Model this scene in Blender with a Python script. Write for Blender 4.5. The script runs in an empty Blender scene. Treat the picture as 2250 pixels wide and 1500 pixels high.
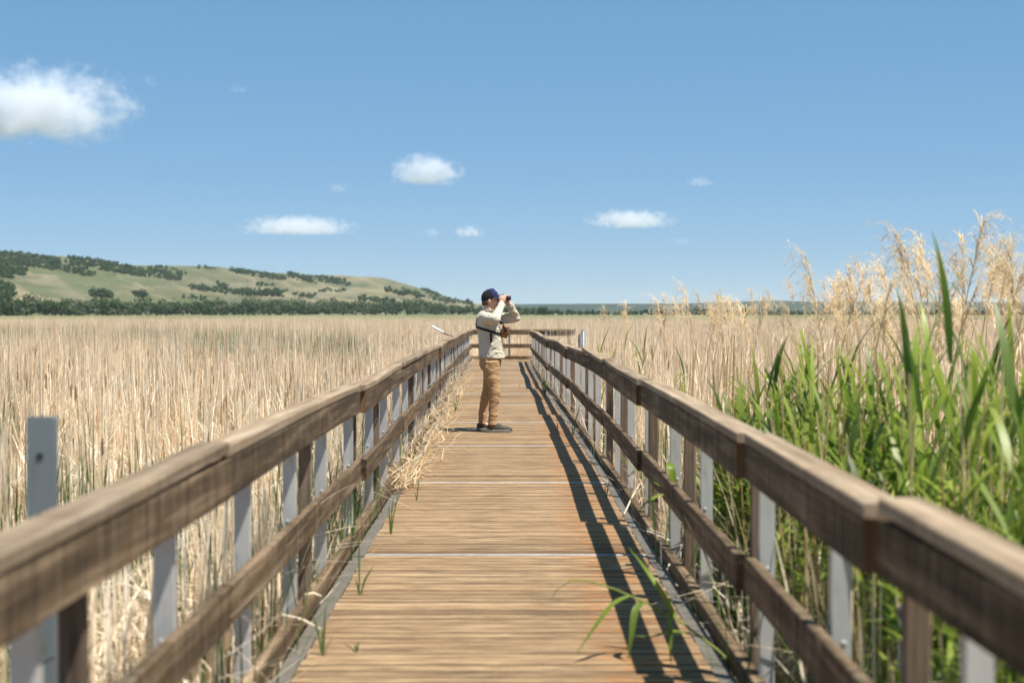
import bpy, bmesh, math, random
import numpy as np
from mathutils import Vector, Matrix, noise
random.seed(7); rng = np.random.default_rng(11)
scene = bpy.context.scene
COL = scene.collection
PI = math.pi
F = 3125.0; CAMZ = 1.45; HX = 1125.0; HY = 690.0     # layout constants: focal length and horizon in photo pixels
GZ = -0.70                                            # marsh bed below the deck

# ------------------------------------------------------------------ helpers
def at(px, py, D):
    """world point at distance D along the view axis that sits at photo pixel px,py"""
    return Vector(((px-HX)*D/F, D, CAMZ+(HY-py)*D/F))
def on_deck(px, py, z=0.0):
    D = (CAMZ-z)*F/(py-HY); return Vector(((px-HX)*D/F, D, z))
def tag(o, label=None, cat=None, group=None, kind=None):
    if label: o['label'] = label
    if cat: o['category'] = cat
    if group: o['group'] = group
    if kind: o['kind'] = kind
    return o
def empty(name, loc=(0,0,0), rz=0):
    o = bpy.data.objects.new(name, None); COL.objects.link(o)
    o.location = loc; o.rotation_euler = (0,0,rz); o.empty_display_size = .2
    return o
def link(name, me, parent=None, loc=None):
    o = bpy.data.objects.new(name, me); COL.objects.link(o)
    if parent: o.parent = parent
    if loc is not None: o.location = loc
    return o
def np_mesh(name, V, Fc, tone=None, mat=None, smooth=False, extra=None):
    V = np.asarray(V, dtype=np.float32).reshape(-1,3); Fc = np.asarray(Fc, dtype=np.int32)
    me = bpy.data.meshes.new(name)
    n, k = Fc.shape
    me.vertices.add(len(V)); me.vertices.foreach_set('co', V.ravel())
    me.loops.add(n*k); me.loops.foreach_set('vertex_index', Fc.ravel())
    me.polygons.add(n); me.polygons.foreach_set('loop_start', np.arange(0, n*k, k, dtype=np.int32))
    me.polygons.foreach_set('loop_total', np.full(n, k, dtype=np.int32))
    me.update(calc_edges=True)
    if tone is not None:
        a = me.attributes.new('tone', 'FLOAT', 'POINT'); a.data.foreach_set('value', np.asarray(tone, dtype=np.float32))
    if extra:
        for kx, val in extra.items():
            a = me.attributes.new(kx, 'FLOAT', 'POINT'); a.data.foreach_set('value', np.asarray(val, dtype=np.float32))
    if mat: me.materials.append(mat)
    if smooth: me.polygons.foreach_set('use_smooth', np.ones(n, dtype=bool))
    me.validate()
    return me

class MB:
    """collects simple shapes; build() links them as ONE mesh object"""
    def __init__(s): s.v=[]; s.f=[]; s.t=[]
    def add(s, verts, faces, tone=0.5):
        b=len(s.v); s.v += [tuple(v) for v in verts]; s.f += [tuple(i+b for i in f) for f in faces]; s.t += [tone]*len(verts)
    def box(s, x0,x1,y0,y1,z0,z1, tone=.5, ch=0.0):
        if ch:
            s.beam([(x0+x1)/2*1.0 and ((x0+x1)/2, y0, (z0+z1)/2) or (0,y0,(z0+z1)/2), ((x0+x1)/2, y1, (z0+z1)/2)], x1-x0, z1-z0, tone, ch); return
        vs=[(x,y,z) for x in (x0,x1) for y in (y0,y1) for z in (z0,z1)]
        s.add(vs, [(0,1,3,2),(4,6,7,5),(0,4,5,1),(2,3,7,6),(0,2,6,4),(1,5,7,3)], tone)
    def beam(s, pts, w, h, tone=.5, ch=.004, up=(0,0,1), off=(0,0)):
        pts=[Vector(p) for p in pts]; up=Vector(up); rings=[]
        a,b=w/2,h/2
        prof=[(-a+ch,-b),(a-ch,-b),(a,-b+ch),(a,b-ch),(a-ch,b),(-a+ch,b),(-a,b-ch),(-a,-b+ch)]
        vs=[]
        for i,p in enumerate(pts):
            d=(pts[min(i+1,len(pts)-1)]-pts[max(i-1,0)]).normalized()
            r=d.cross(up).normalized(); u=r.cross(d).normalized()
            for (x,z) in prof: vs.append(p+r*(x+off[0])+u*(z+off[1]))
        fs=[]
        for i in range(len(pts)-1):
            for k in range(8):
                k2=(k+1)%8; fs.append((i*8+k, i*8+k2, (i+1)*8+k2, (i+1)*8+k))
        fs.append(tuple(range(7,-1,-1))); n=(len(pts)-1)*8; fs.append(tuple(range(n,n+8)))
        s.add(vs, fs, tone)
    def tube(s, pts, rads, n=8, tone=.5, cap=True):
        pts=[Vector(p) for p in pts]
        if not hasattr(rads,'__len__'): rads=[rads]*len(pts)
        vs=[]; prev=None
        for i,p in enumerate(pts):
            d=(pts[min(i+1,len(pts)-1)]-pts[max(i-1,0)]).normalized()
            if prev is None:
                ref=Vector((0,0,1)) if abs(d.z)<.9 else Vector((1,0,0)); r=d.cross(ref).normalized()
            else: r=(prev-d*prev.dot(d)).normalized()
            prev=r; u=d.cross(r)
            for k in range(n):
                a=2*PI*k/n; vs.append(p+(r*math.cos(a)+u*math.sin(a))*rads[i])
        fs=[(i*n+k, i*n+(k+1)%n, (i+1)*n+(k+1)%n, (i+1)*n+k) for i in range(len(pts)-1) for k in range(n)]
        if cap: fs.append(tuple(range(n-1,-1,-1))); m=(len(pts)-1)*n; fs.append(tuple(range(m,m+n)))
        s.add(vs, fs, tone)
    def ellipsoid(s, c, r, rot=None, nu=16, nv=10, tone=.5):
        c=Vector(c); M=rot if rot else Matrix.Identity(3); vs=[]; fs=[]
        for j in range(nv+1):
            th=PI*j/nv
            for i in range(nu):
                a=2*PI*i/nu
                vs.append(c+M@Vector((r[0]*math.sin(th)*math.cos(a), r[1]*math.sin(th)*math.sin(a), r[2]*math.cos(th))))
        for j in range(nv):
            for i in range(nu):
                fs.append((j*nu+i, (j+1)*nu+i, (j+1)*nu+(i+1)%nu, j*nu+(i+1)%nu))
        s.add(vs, fs, tone)
    def loft(s, secs, n=28, tone=.5, power=2.0):
        """secs: (z, xc, yc, rx, ry)"""
        vs=[]
        for (z,xc,yc,rx,ry) in secs:
            for k in range(n):
                a=2*PI*k/n; ca,sa=math.cos(a),math.sin(a)
                q=(abs(ca)**power+abs(sa)**power)**(-1/power)
                vs.append((xc+rx*ca*q, yc+ry*sa*q, z))
        fs=[(i*n+k, i*n+(k+1)%n, (i+1)*n+(k+1)%n, (i+1)*n+k) for i in range(len(secs)-1) for k in range(n)]
        fs.append(tuple(range(n-1,-1,-1))); m=(len(secs)-1)*n; fs.append(tuple(range(m,m+n)))
        s.add(vs, fs, tone)
    def mesh(s, name, mat=None, smooth=False):
        me=bpy.data.meshes.new(name); me.from_pydata(s.v, [], s.f)
        a=me.attributes.new('tone','FLOAT','POINT'); a.data.foreach_set('value', np.array(s.t,dtype=np.float32))
        if mat: me.materials.append(mat)
        if smooth: me.polygons.foreach_set('use_smooth', [True]*len(me.polygons))
        me.update(); return me
    def build(s, name, mat=None, parent=None, smooth=False):
        return link(name, s.mesh(name, mat, smooth), parent)
    def blob(s, name, mat, parent, voxel=.008, it=4, disp=None):
        """union of the shapes as one continuous smooth surface"""
        me=s.mesh(name, None); o=bpy.data.objects.new(name, me); COL.objects.link(o)
        m=o.modifiers.new('r','REMESH'); m.mode='VOXEL'; m.voxel_size=voxel; m.use_smooth_shade=True
        m=o.modifiers.new('s','SMOOTH'); m.factor=.5; m.iterations=it
        dg=bpy.context.evaluated_depsgraph_get(); new=bpy.data.meshes.new_from_object(o.evaluated_get(dg), depsgraph=dg)
        bpy.data.objects.remove(o); bpy.data.meshes.remove(me); new.name=name
        new.materials.clear(); new.materials.append(mat)
        if disp:
            nrm=[v.normal.copy() for v in new.vertices]
            for v,nv in zip(new.vertices,nrm): v.co += nv*disp(v.co)
        new.polygons.foreach_set('use_smooth',[True]*len(new.polygons)); new.update()
        return link(name, new, parent)

# ------------------------------------------------------------------ materials
def mat_new(name):
    m=bpy.data.materials.new(name); m.use_nodes=True; nt=m.node_tree; nt.nodes.clear()
    out=nt.nodes.new('ShaderNodeOutputMaterial'); return m,nt,out
def N(nt, t, **kw):
    n=nt.nodes.new('ShaderNode'+t)
    for k,v in kw.items():
        if k in n.inputs.keys() if not hasattr(n,k) else False: n.inputs[k].default_value=v
        else: setattr(n,k,v)
    return n
def mix_rgb(nt, fac, a, b, mode='MIX'):
    n=nt.nodes.new('ShaderNodeMix'); n.data_type='RGBA'; n.blend_type=mode
    for sock,val in ((n.inputs[0],fac),(n.inputs[6],a),(n.inputs[7],b)):
        if isinstance(val,(int,float)): sock.default_value=val
        elif isinstance(val,(tuple,list)): sock.default_value=(*val[:3],1)
        else: nt.links.new(val,sock)
    return n.outputs[2]
def math_n(nt, op, a, b=None, clamp=False):
    n=nt.nodes.new('ShaderNodeMath'); n.operation=op; n.use_clamp=clamp
    for i,val in enumerate((a,b)):
        if val is None: continue
        if isinstance(val,(int,float)): n.inputs[i].default_value=val
        else: nt.links.new(val,n.inputs[i])
    return n.outputs[0]
def mapping(nt, scale=(1,1,1), src='Object', loc=(0,0,0)):
    tc=nt.nodes.new('ShaderNodeTexCoord'); mp=nt.nodes.new('ShaderNodeMapping')
    mp.inputs['Scale'].default_value=scale; mp.inputs['Location'].default_value=loc
    nt.links.new(tc.outputs[src], mp.inputs['Vector']); return mp.outputs[0]
def noise_n(nt, vec, scale=1, detail=4, rough=.55, dist=0):
    n=nt.nodes.new('ShaderNodeTexNoise'); n.inputs['Scale'].default_value=scale; n.inputs['Detail'].default_value=detail
    n.inputs['Roughness'].default_value=rough; n.inputs['Distortion'].default_value=dist
    if vec is not None: nt.links.new(vec,n.inputs['Vector'])
    return n.outputs[0]
def ramp(nt, fac, stops, interp='LINEAR'):
    r=nt.nodes.new('ShaderNodeValToRGB'); cr=r.color_ramp; cr.interpolation=interp
    while len(cr.elements)<len(stops): cr.elements.new(.5)
    for e,(p,c) in zip(cr.elements,stops):
        e.position=p; e.color=(*(c if hasattr(c,'__len__') else (c,c,c)),1)
    nt.links.new(fac,r.inputs[0]); return r.outputs[0]
def attr(nt, name='tone'):
    a=nt.nodes.new('ShaderNodeAttribute'); a.attribute_name=name; return a.outputs['Fac']
def principled(nt, out, col, rough=.7, spec=.3, metal=0., bump=None, bstr=.3, bdist=.01):
    p=nt.nodes.new('ShaderNodeBsdfPrincipled')
    for sock,val in (('Base Color',col),('Roughness',rough),('Metallic',metal)):
        s=p.inputs[sock]
        if isinstance(val,(int,float)): s.default_value=val
        elif isinstance(val,(tuple,list)): s.default_value=(*val[:3],1)
        else: nt.links.new(val,s)
    p.inputs['Specular IOR Level'].default_value=spec
    if bump is not None:
        b=nt.nodes.new('ShaderNodeBump'); b.inputs['Strength'].default_value=bstr; b.inputs['Distance'].default_value=bdist
        nt.links.new(bump,b.inputs['Height']); nt.links.new(b.outputs[0],p.inputs['Normal'])
    if out is not None: nt.links.new(p.outputs[0],out.inputs['Surface'])
    return p

def wood(name, axis, dark, mid, light, rough=.85, stain=.5):
    m,nt,out=mat_new(name)
    sc={'y':(22,1.0,22),'x':(1.3,46,46),'z':(46,46,1.3)}[axis]
    v=mapping(nt,sc); g=noise_n(nt,v,1,6,.65)
    v2=mapping(nt,{'y':(9,.35,9),'x':(.35,9,9),'z':(9,9,.35)}[axis]); g2=noise_n(nt,v2,1,3)
    col=ramp(nt,g,[(.25,dark),(.5,mid),(.72,light)])
    col=mix_rgb(nt, math_n(nt,'MULTIPLY',ramp(nt,g2,[(.35,0.),(.65,1.)]),.6), col, mix_rgb(nt,1.,col,(.62,.6,.6),'MULTIPLY'))
    # cross-grain weather stains, dark drips
    v3=mapping(nt,{'y':(3,17,2),'x':(17,3,2),'z':(17,17,2)}[axis]); g3=noise_n(nt,v3,1,5,.7)
    col=mix_rgb(nt, math_n(nt,'MULTIPLY',ramp(nt,g3,[(.48,0.),(.66,1.)]),stain), col, mix_rgb(nt,1.,col,(.38,.34,.32),'MULTIPLY'))
    if stain>.35:
        v7=mapping(nt,{'y':(3,34,1.2),'x':(34,3,1.2),'z':(34,34,1.2)}[axis],loc=(5,2,1)); g7=noise_n(nt,v7,1,5,.7)
        col=mix_rgb(nt, math_n(nt,'MULTIPLY',ramp(nt,g7,[(.53,0.),(.70,1.)]),.55), col, (.33,.27,.2))
    v4=mapping(nt,(2.2,2.2,2.2)); g4=noise_n(nt,v4,1,4)
    col=mix_rgb(nt, math_n(nt,'MULTIPLY',ramp(nt,g4,[(.5,0.),(.7,1.)]),.5), col, mix_rgb(nt,1.,col,(1.45,1.4,1.35),'MULTIPLY'))
    t=attr(nt); col=mix_rgb(nt,1.,col,ramp(nt,t,[(0,.68),(1,1.3)]),'MULTIPLY')
    principled(nt,out,col,rough,.2,0,g,.6,.006)
    return m
M={}
M['rail']=wood('weathered_rail_wood','y',(.030,.019,.010),(.125,.082,.044),(.34,.245,.15),stain=.8)
M['rail_x']=wood('weathered_rail_wood_cross','x',(.030,.019,.010),(.125,.082,.044),(.34,.245,.15),stain=.8)
M['cap']=wood('weathered_cap_wood','y',(.13,.09,.055),(.275,.20,.125),(.45,.35,.24),stain=.4)
M['cap_x']=wood('weathered_cap_wood_cross','x',(.13,.09,.055),(.275,.20,.125),(.45,.35,.24),stain=.4)
M['post']=wood('post_wood','z',(.08,.055,.038),(.165,.118,.083),(.28,.21,.15),stain=.4)
M['endgrain']=wood('end_grain_wood','z',(.10,.055,.028),(.18,.10,.05),(.28,.17,.09),stain=.1)

def deck_mat():
    m,nt,out=mat_new('deck_planks')
    v=mapping(nt,(2.6,38,1)); g=noise_n(nt,v,1,8,.78)
    col=ramp(nt,g,[(.36,(.055,.034,.02)),(.44,(.21,.135,.072)),(.54,(.345,.232,.125)),(.65,(.52,.38,.225))])
    v2=mapping(nt,(.8,2.5,1)); g2=noise_n(nt,v2,1,4)
    col=mix_rgb(nt, ramp(nt,g2,[(.35,.0),(.7,.55)]), col, mix_rgb(nt,1.,col,(.72,.66,.6),'MULTIPLY'))
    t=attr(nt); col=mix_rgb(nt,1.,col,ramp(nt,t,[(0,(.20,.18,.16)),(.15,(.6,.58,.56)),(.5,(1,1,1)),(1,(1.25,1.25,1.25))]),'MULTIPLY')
    # dark splits along the grain
    v3=mapping(nt,(3.0,60,1)); g3=noise_n(nt,v3,1,3,.5)
    col=mix_rgb(nt, math_n(nt,'MULTIPLY',ramp(nt,g3,[(.61,0.),(.66,1.)]),.8), col, (.06,.035,.02))
    # orange rust bleed along the right edge
    tc=nt.nodes.new('ShaderNodeTexCoord'); sx=nt.nodes.new('ShaderNodeSeparateXYZ'); nt.links.new(tc.outputs['Object'],sx.inputs[0])
    edge=ramp(nt, math_n(nt,'SUBTRACT',math_n(nt,'ABSOLUTE',math_n(nt,'SUBTRACT',sx.outputs[0],.56)),0.), [(.0,1.),(.3,0.)])
    v5=mapping(nt,(4,9,1)); g5=noise_n(nt,v5,1,7,.75)
    rust=math_n(nt,'MULTIPLY',edge,ramp(nt,g5,[(.44,0.),(.60,.85)]))
    col=mix_rgb(nt, rust, col, mix_rgb(nt,1.,col,(1.18,.62,.22),'MULTIPLY'))
    # small dark droppings of mud
    v6=mapping(nt,(11,11,1)); g6=noise_n(nt,v6,1,2,.4)
    col=mix_rgb(nt, ramp(nt,g6,[(.77,0.),(.80,.8)]), col, (.05,.035,.025))
    principled(nt,out,col,.8,.25,0,g,.7,.006)
    return m
M['deck']=deck_mat()
def steel(name, base, var=.12, rust=True, rough=.55, metal=.25):
    m,nt,out=mat_new(name)
    v=mapping(nt,(9,9,3)); g=noise_n(nt,v,1,5,.6)
    col=mix_rgb(nt, g, [c*(1-var) for c in base], [min(1,c*(1+var)) for c in base])
    if rust:
        g2=noise_n(nt,mapping(nt,(14,14,2.5)),1,4)
        col=mix_rgb(nt, ramp(nt,g2,[(.66,0.),(.76,.7)]), col, (.22,.10,.045))
        g3=noise_n(nt,mapping(nt,(30,30,5),loc=(3,1,0)),1,3)
        col=mix_rgb(nt, ramp(nt,g3,[(.6,0.),(.75,.4)]), col, (.16,.15,.14))
    principled(nt,out,col,rough,.4,metal,g,.1,.003); return m
M['steel']=steel('galvanised_steel',(.50,.49,.465),.28)
M['strip']=steel('deck_joint_steel',(.33,.32,.31),.5,True,.5,.2)
M['edge']=steel('edge_steel',(.165,.145,.115),.35)
M['bluesteel']=steel('pile_steel',(.185,.215,.23),.2,True,.5,.3)

def blade_mat(name, stops, transl=.25, rough=.6, spec=.25, randamt=.25, zc=None):
    m,nt,out=mat_new(name)
    t=attr(nt); col=ramp(nt,t,stops)
    oi=nt.nodes.new('ShaderNodeObjectInfo')
    col=mix_rgb(nt,1.,col,ramp(nt,oi.outputs['Random'],[(0,1-randamt),(1,1+randamt*.6)]),'MULTIPLY')
    p=principled(nt,None,col,rough,spec)
    tr=nt.nodes.new('ShaderNodeBsdfTranslucent'); nt.links.new(col,tr.inputs[0])
    mx=nt.nodes.new('ShaderNodeMixShader'); mx.inputs[0].default_value=transl
    nt.links.new(p.outputs[0],mx.inputs[1]); nt.links.new(tr.outputs[0],mx.inputs[2]); nt.links.new(mx.outputs[0],out.inputs['Surface'])
    return m
M['dry']=blade_mat('dry_reed',[(0,(.26,.15,.08)),(.2,(.48,.32,.17)),(.45,(.80,.60,.385)),(.75,(.94,.785,.565)),(1,(.98,.90,.75))],.45)
M['straw']=blade_mat('gold_straw',[(0,(.40,.22,.09)),(.5,(.68,.48,.26)),(1,(.85,.70,.46))],.3)
M['green']=blade_mat('green_blade',[(0,(.035,.085,.018)),(.5,(.225,.32,.038)),(1,(.43,.49,.085))],.52,.42,.45)
M['greenc']=blade_mat('green_cattail_blade',[(0,(.04,.09,.025)),(.5,(.085,.165,.04)),(1,(.18,.27,.07))],.35,.45,.4)
M['plume']=blade_mat('reed_plume',[(0,(.32,.19,.11)),(.35,(.64,.47,.27)),(1,(.92,.80,.57))],.5,.8,.1)
M['stalk']=blade_mat('reed_stalk',[(0,(.5,.32,.12)),(1,(.80,.62,.34))],.15)
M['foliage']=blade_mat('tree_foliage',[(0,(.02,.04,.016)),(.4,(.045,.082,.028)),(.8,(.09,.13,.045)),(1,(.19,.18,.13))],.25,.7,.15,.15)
def plain(name, col, rough=.7, spec=.3, bump=None, bstr=.3, metal=0., var=.15, nsc=30):
    m,nt,out=mat_new(name); g=noise_n(nt,mapping(nt,(nsc,nsc,nsc)),1,4)
    c=mix_rgb(nt,g,[x*(1-var) for x in col],[x*(1+var) for x in col])
    principled(nt,out,c,rough,spec,metal,g,bstr,.004); return m
M['bark']=plain('bark',(.09,.07,.055),.9)

def ground_mat():
    m,nt,out=mat_new('marsh_ground')
    tc=nt.nodes.new('ShaderNodeTexCoord'); sx=nt.nodes.new('ShaderNodeSeparateXYZ'); nt.links.new(tc.outputs['Object'],sx.inputs[0])
    g=noise_n(nt,mapping(nt,(3,3,3)),1,6,.7)
    marsh=ramp(nt,g,[(.3,(.06,.04,.025)),(.5,(.26,.19,.12)),(.7,(.5,.4,.27))])
    g2=noise_n(nt,mapping(nt,(.02,.006,.02)),1,5,.6)
    grass=ramp(nt,g2,[(.3,(.09,.11,.04)),(.5,(.16,.165,.075)),(.7,(.30,.26,.14))])
    far=ramp(nt, math_n(nt,'DIVIDE',sx.outputs[1],400.), [(.38,0.),(.48,1.)])
    col=mix_rgb(nt,far,marsh,grass)
    principled(nt,out,col,.95,.1,0,g,.5,.02); return m
M['ground']=ground_mat()
def hill_mat():
    m,nt,out=mat_new('prairie_hill_grass')
    g=noise_n(nt,mapping(nt,(.012,.012,.03)),1,6,.6); g2=noise_n(nt,mapping(nt,(.11,.11,.11)),1,5,.7)
    col=ramp(nt,g,[(.32,(.092,.098,.048)),(.47,(.132,.126,.072)),(.62,(.175,.158,.10))])
    col=mix_rgb(nt,ramp(nt,g2,[(.45,0.),(.68,.6)]),col,(.06,.078,.028))
    # gullies greener (moister grass), by the baked curvature of the land
    t=attr(nt); col=mix_rgb(nt,ramp(nt,t,[(.2,.6),(.46,0.)]),col,(.075,.095,.036))
    col=mix_rgb(nt,ramp(nt,t,[(.62,0.),(.95,.7)]),col,(.235,.195,.118))
    # pale stones
    vo=nt.nodes.new('ShaderNodeTexVoronoi'); vo.inputs['Scale'].default_value=.035; vo.feature='F1'
    nt.links.new(mapping(nt,(1,1,1)),vo.inputs['Vector'])
    col=mix_rgb(nt,ramp(nt,vo.outputs['Distance'],[(.035,.8),(.05,0.)]),col,(.42,.38,.33))
    principled(nt,out,col,.95,.1,0,g2,.8,1.); return m
M['hill']=hill_mat()
def farhill_mat():
    m,nt,out=mat_new('wooded_far_hills')
    g=noise_n(nt,mapping(nt,(.004,.004,.03)),1,6,.65); g2=noise_n(nt,mapping(nt,(.03,.03,.06)),1,5,.7)
    col=ramp(nt,g,[(.4,(.012,.026,.013)),(.60,(.022,.04,.017)),(.68,(.09,.095,.05))])
    col=mix_rgb(nt,g2,col,mix_rgb(nt,1.,col,(.6,.65,.6),'MULTIPLY'))
    principled(nt,out,col,.95,.05,0,g2,1.,6.); return m
M['farhill']=farhill_mat()

# ------------------------------------------------------------------ ribbons (blades, strands)
def ribbons(base, az, th0, curl, foldt, folda, L, W, K=5, prof=None, tone=None, twist=None, tip=None):
    n=len(L); P=np.zeros((n,K+1,3)); P[:,0]=base; ds=L/K
    for k in range(K):
        tm=(k+.5)/K; th=th0+curl*tm**1.4+folda*(tm>foldt)
        P[:,k+1,0]=P[:,k,0]+np.sin(th)*ds*np.cos(az); P[:,k+1,1]=P[:,k,1]+np.sin(th)*ds*np.sin(az)
        P[:,k+1,2]=P[:,k,2]+np.cos(th)*ds
    if prof is None: prof=1-np.linspace(0,1,K+1)**2.5*.92
    a=az+PI/2+(0 if twist is None else twist)
    S=np.stack([np.cos(a),np.sin(a),np.zeros(n)],1)[:,None,:]*(W[:,None]*np.asarray(prof)[None,:]/2)[:,:,None]
    V=np.stack([P-S,P+S],2).reshape(-1,3)            # n,(K+1),2
    i0=(np.arange(n)[:,None]*(K+1)+np.arange(K)[None,:]).ravel()*2
    Fc=np.stack([i0,i0+1,i0+3,i0+2],1)
    T=np.repeat(tone if tone is not None else np.full(n,.5),(K+1)*2)
    if tip is not None:
        T=T+np.tile(np.repeat(np.linspace(0,1,K+1)**2,2),n)*tip
    return V,Fc,T,P
def join(parts):
    Vs=[];Fs=[];Ts=[];b=0
    for V,Fc,T in parts:
        Vs.append(V);Fs.append(Fc+b);Ts.append(T);b+=len(V)
    return np.concatenate(Vs),np.concatenate(Fs),np.concatenate(Ts)
U=lambda a,b,n: rng.uniform(a,b,n)

# prototype patches live in a collection that is NOT in the scene; the stuff objects instance them
def cattail_patch(size, n_up, n_brk, n_lit, hmul, seedtone=0., heads=3, green=0.):
    ps=[]
    def bb(n,z=0): return np.stack([U(-size/2,size/2,n),U(-size/2,size/2,n),np.full(n,0.)+z],1)
    n=n_up; fold=rng.random(n)<.45
    tone=np.clip(rng.normal(.70,.2,n)+seedtone,0,1)
    ps.append(ribbons(bb(n),U(0,2*PI,n),rng.normal(0,.075,n),rng.normal(0,.16,n),np.where(fold,U(.45,.92,n),2),U(.5,2.3,n),(1.95-.75*rng.random(n)**.8)*hmul,U(.007,.019,n),6,tone=tone,tip=-.10)[:3])
    n=n_brk; tone=np.clip(rng.normal(.7,.2,n)+seedtone,0,1)
    ps.append(ribbons(bb(n),U(0,2*PI,n),rng.normal(0,.22,n),rng.normal(0,.3,n),U(.3,.85,n),U(.8,2.2,n),U(.8,1.5,n)*hmul,U(.009,.02,n),6,tone=tone)[:3])
    n=n_lit; tone=np.clip(rng.normal(.72,.2,n)+seedtone,0,1)
    ps.append(ribbons(bb(n,U(.25,1.15,n)*hmul),U(0,2*PI,n),U(.9,1.9,n),rng.normal(0,.4,n),U(.3,2,n),U(-1,1,n),U(.3,.8,n),U(.008,.016,n),4,tone=tone)[:3])
    if heads:
        n=heads; b=bb(n); L=U(1.55,1.85,n)*hmul; az=U(0,2*PI,n); th=rng.normal(0,.05,n)
        r=ribbons(b,az,th,th*0,np.full(n,2.),th*0,L,np.full(n,.008),4,prof=np.ones(5),tone=np.full(n,.45)); ps.append(r[:3])
        topz=r[3][:,-2]
        for _ in range(3):   # fluffy seed head: three crossed thick blades
            ps.append(ribbons(topz,az+_*2.1,th,th*0,np.full(n,2.),th*0,U(.10,.17,n),U(.011,.02,n),4,prof=[.5,1,1,.9,.3],tone=U(.1,.45,n))[:3])
    return join(ps)
protos=bpy.data.collections.new('reed_prototypes')
def proto(name,V,Fc,T,mat):
    me=np_mesh(name,V,Fc,np.clip(T,0,1),mat); o=bpy.data.objects.new(name,me); protos_cur.objects.link(o); return o
def scatter(name, pts, rot, scl, idx, coll, label, cat):
    me=bpy.data.meshes.new(name); me.vertices.add(len(pts)); me.vertices.foreach_set('co',np.asarray(pts,dtype=np.float32).ravel())
    for nm,val in (('rotz',rot),('scl',scl)):
        a=me.attributes.new(nm,'FLOAT','POINT'); a.data.foreach_set('value',np.asarray(val,dtype=np.float32))
    a=me.attributes.new('idx','INT','POINT'); a.data.foreach_set('value',np.asarray(idx,dtype=np.int32))
    me.update(); o=link(name,me)
    ng=bpy.data.node_groups.new(name+'_nodes','GeometryNodeTree')
    ng.interface.new_socket('Geometry',in_out='INPUT',socket_type='NodeSocketGeometry')
    ng.interface.new_socket('Geometry',in_out='OUTPUT',socket_type='NodeSocketGeometry')
    gi=ng.nodes.new('NodeGroupInput'); go=ng.nodes.new('NodeGroupOutput')
    ci=ng.nodes.new('GeometryNodeCollectionInfo'); ci.inputs['Collection'].default_value=coll
    ci.inputs['Separate Children'].default_value=True; ci.inputs['Reset Children'].default_value=True
    ip=ng.nodes.new('GeometryNodeInstanceOnPoints'); ip.inputs['Pick Instance'].default_value=True
    def na(nm,dt):
        n=ng.nodes.new('GeometryNodeInputNamedAttribute'); n.data_type=dt; n.inputs['Name'].default_value=nm
        return next(s for s in n.outputs if s.enabled and s.name=='Attribute')
    cx_=ng.nodes.new('ShaderNodeCombineXYZ'); ng.links.new(na('rotz','FLOAT'),cx_.inputs[2])
    cs=ng.nodes.new('ShaderNodeCombineXYZ'); s_=na('scl','FLOAT')
    cs.inputs[0].default_value=1; cs.inputs[1].default_value=1; ng.links.new(s_,cs.inputs[2])
    ng.links.new(gi.outputs[0],ip.inputs['Points']); ng.links.new(ci.outputs[0],ip.inputs['Instance'])
    ng.links.new(na('idx','INT'),ip.inputs['Instance Index']); ng.links.new(cx_.outputs[0],ip.inputs['Rotation']); ng.links.new(cs.outputs[0],ip.inputs['Scale'])
    ng.links.new(ip.outputs[0],go.inputs[0])
    md=o.modifiers.new('scatter','NODES'); md.node_group=ng
    tag(o,label,cat,kind='stuff'); return o

# ------------------------------------------------------------------ the walkway's course
CXY=[(-3,-.03),(5,-.03),(12,-.05),(18,-.10),(23,-.16),(28,-.24),(36,-.32),(46,-.37),(60,-.37)]
DZY=[(-3,0),(8.5,0),(15,.006),(23,-.01),(30,-.02),(46,-.05),(60,-.05)]
def ip(tab,y):
    return float(np.interp(y,[a for a,_ in tab],[b for _,b in tab]))
def cxf(y): return ip(CXY,y)
def dzf(y): return ip(DZY,y)
END=46.2

# ------------------------------------------------------------------ boardwalk deck
bw=empty('boardwalk'); tag(bw,kind='structure')
joints=[-2.0,1.5,5.05,8.55,12.2,15.6,19.05,22.9,26.3,29.4,32.6,36.1,39.7,43.2,46.9]
for a,b in zip(joints[:-1],joints[1:]):
    mb=MB(); n=int((b-a-.04)/.0965); st=(b-a-.04)/n
    for k in range(n):
        y0=a+.02+k*st; y1=y0+st-random.choice((.003,.004,.005,.006,.010)); ym=(y0+y1)/2; c=cxf(ym); dz=dzf(ym)+random.uniform(-.0012,.0012)
        l=.845+random.uniform(-.006,.004); r=.845+random.uniform(-.006,.004)
        tl=random.gauss(.5,.17)
        tl=max(.2,min(1,tl)); e=random.uniform(.0015,.0045)
        mb.add([(c-l,y0+e,dz),(c+r,y0+e,dz),(c+r,y1-e,dz),(c-l,y1-e,dz)],[(0,1,2,3)],tl)
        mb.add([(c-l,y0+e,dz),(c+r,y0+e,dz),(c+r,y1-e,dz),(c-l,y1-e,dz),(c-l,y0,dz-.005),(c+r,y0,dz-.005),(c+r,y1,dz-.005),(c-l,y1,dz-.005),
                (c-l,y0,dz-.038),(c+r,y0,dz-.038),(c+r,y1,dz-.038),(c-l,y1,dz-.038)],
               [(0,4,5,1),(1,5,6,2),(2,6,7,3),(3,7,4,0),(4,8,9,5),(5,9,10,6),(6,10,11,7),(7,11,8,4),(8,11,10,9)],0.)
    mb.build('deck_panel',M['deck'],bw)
for j in joints[1:-1]:
    mb=MB(); c=cxf(j); dz=dzf(j); mb.beam([(c-.845,j,dz-.006),(c+.845,j,dz-.006)],0.024,.02,ch=.004)
    for q in (-.75,-.25,.25,.75): mb.ellipsoid((c+q,j,dz+.0045),(.006,.006,.002),nu=8,nv=4)
    mb.build('joint_strip',M['strip'],bw)
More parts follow.
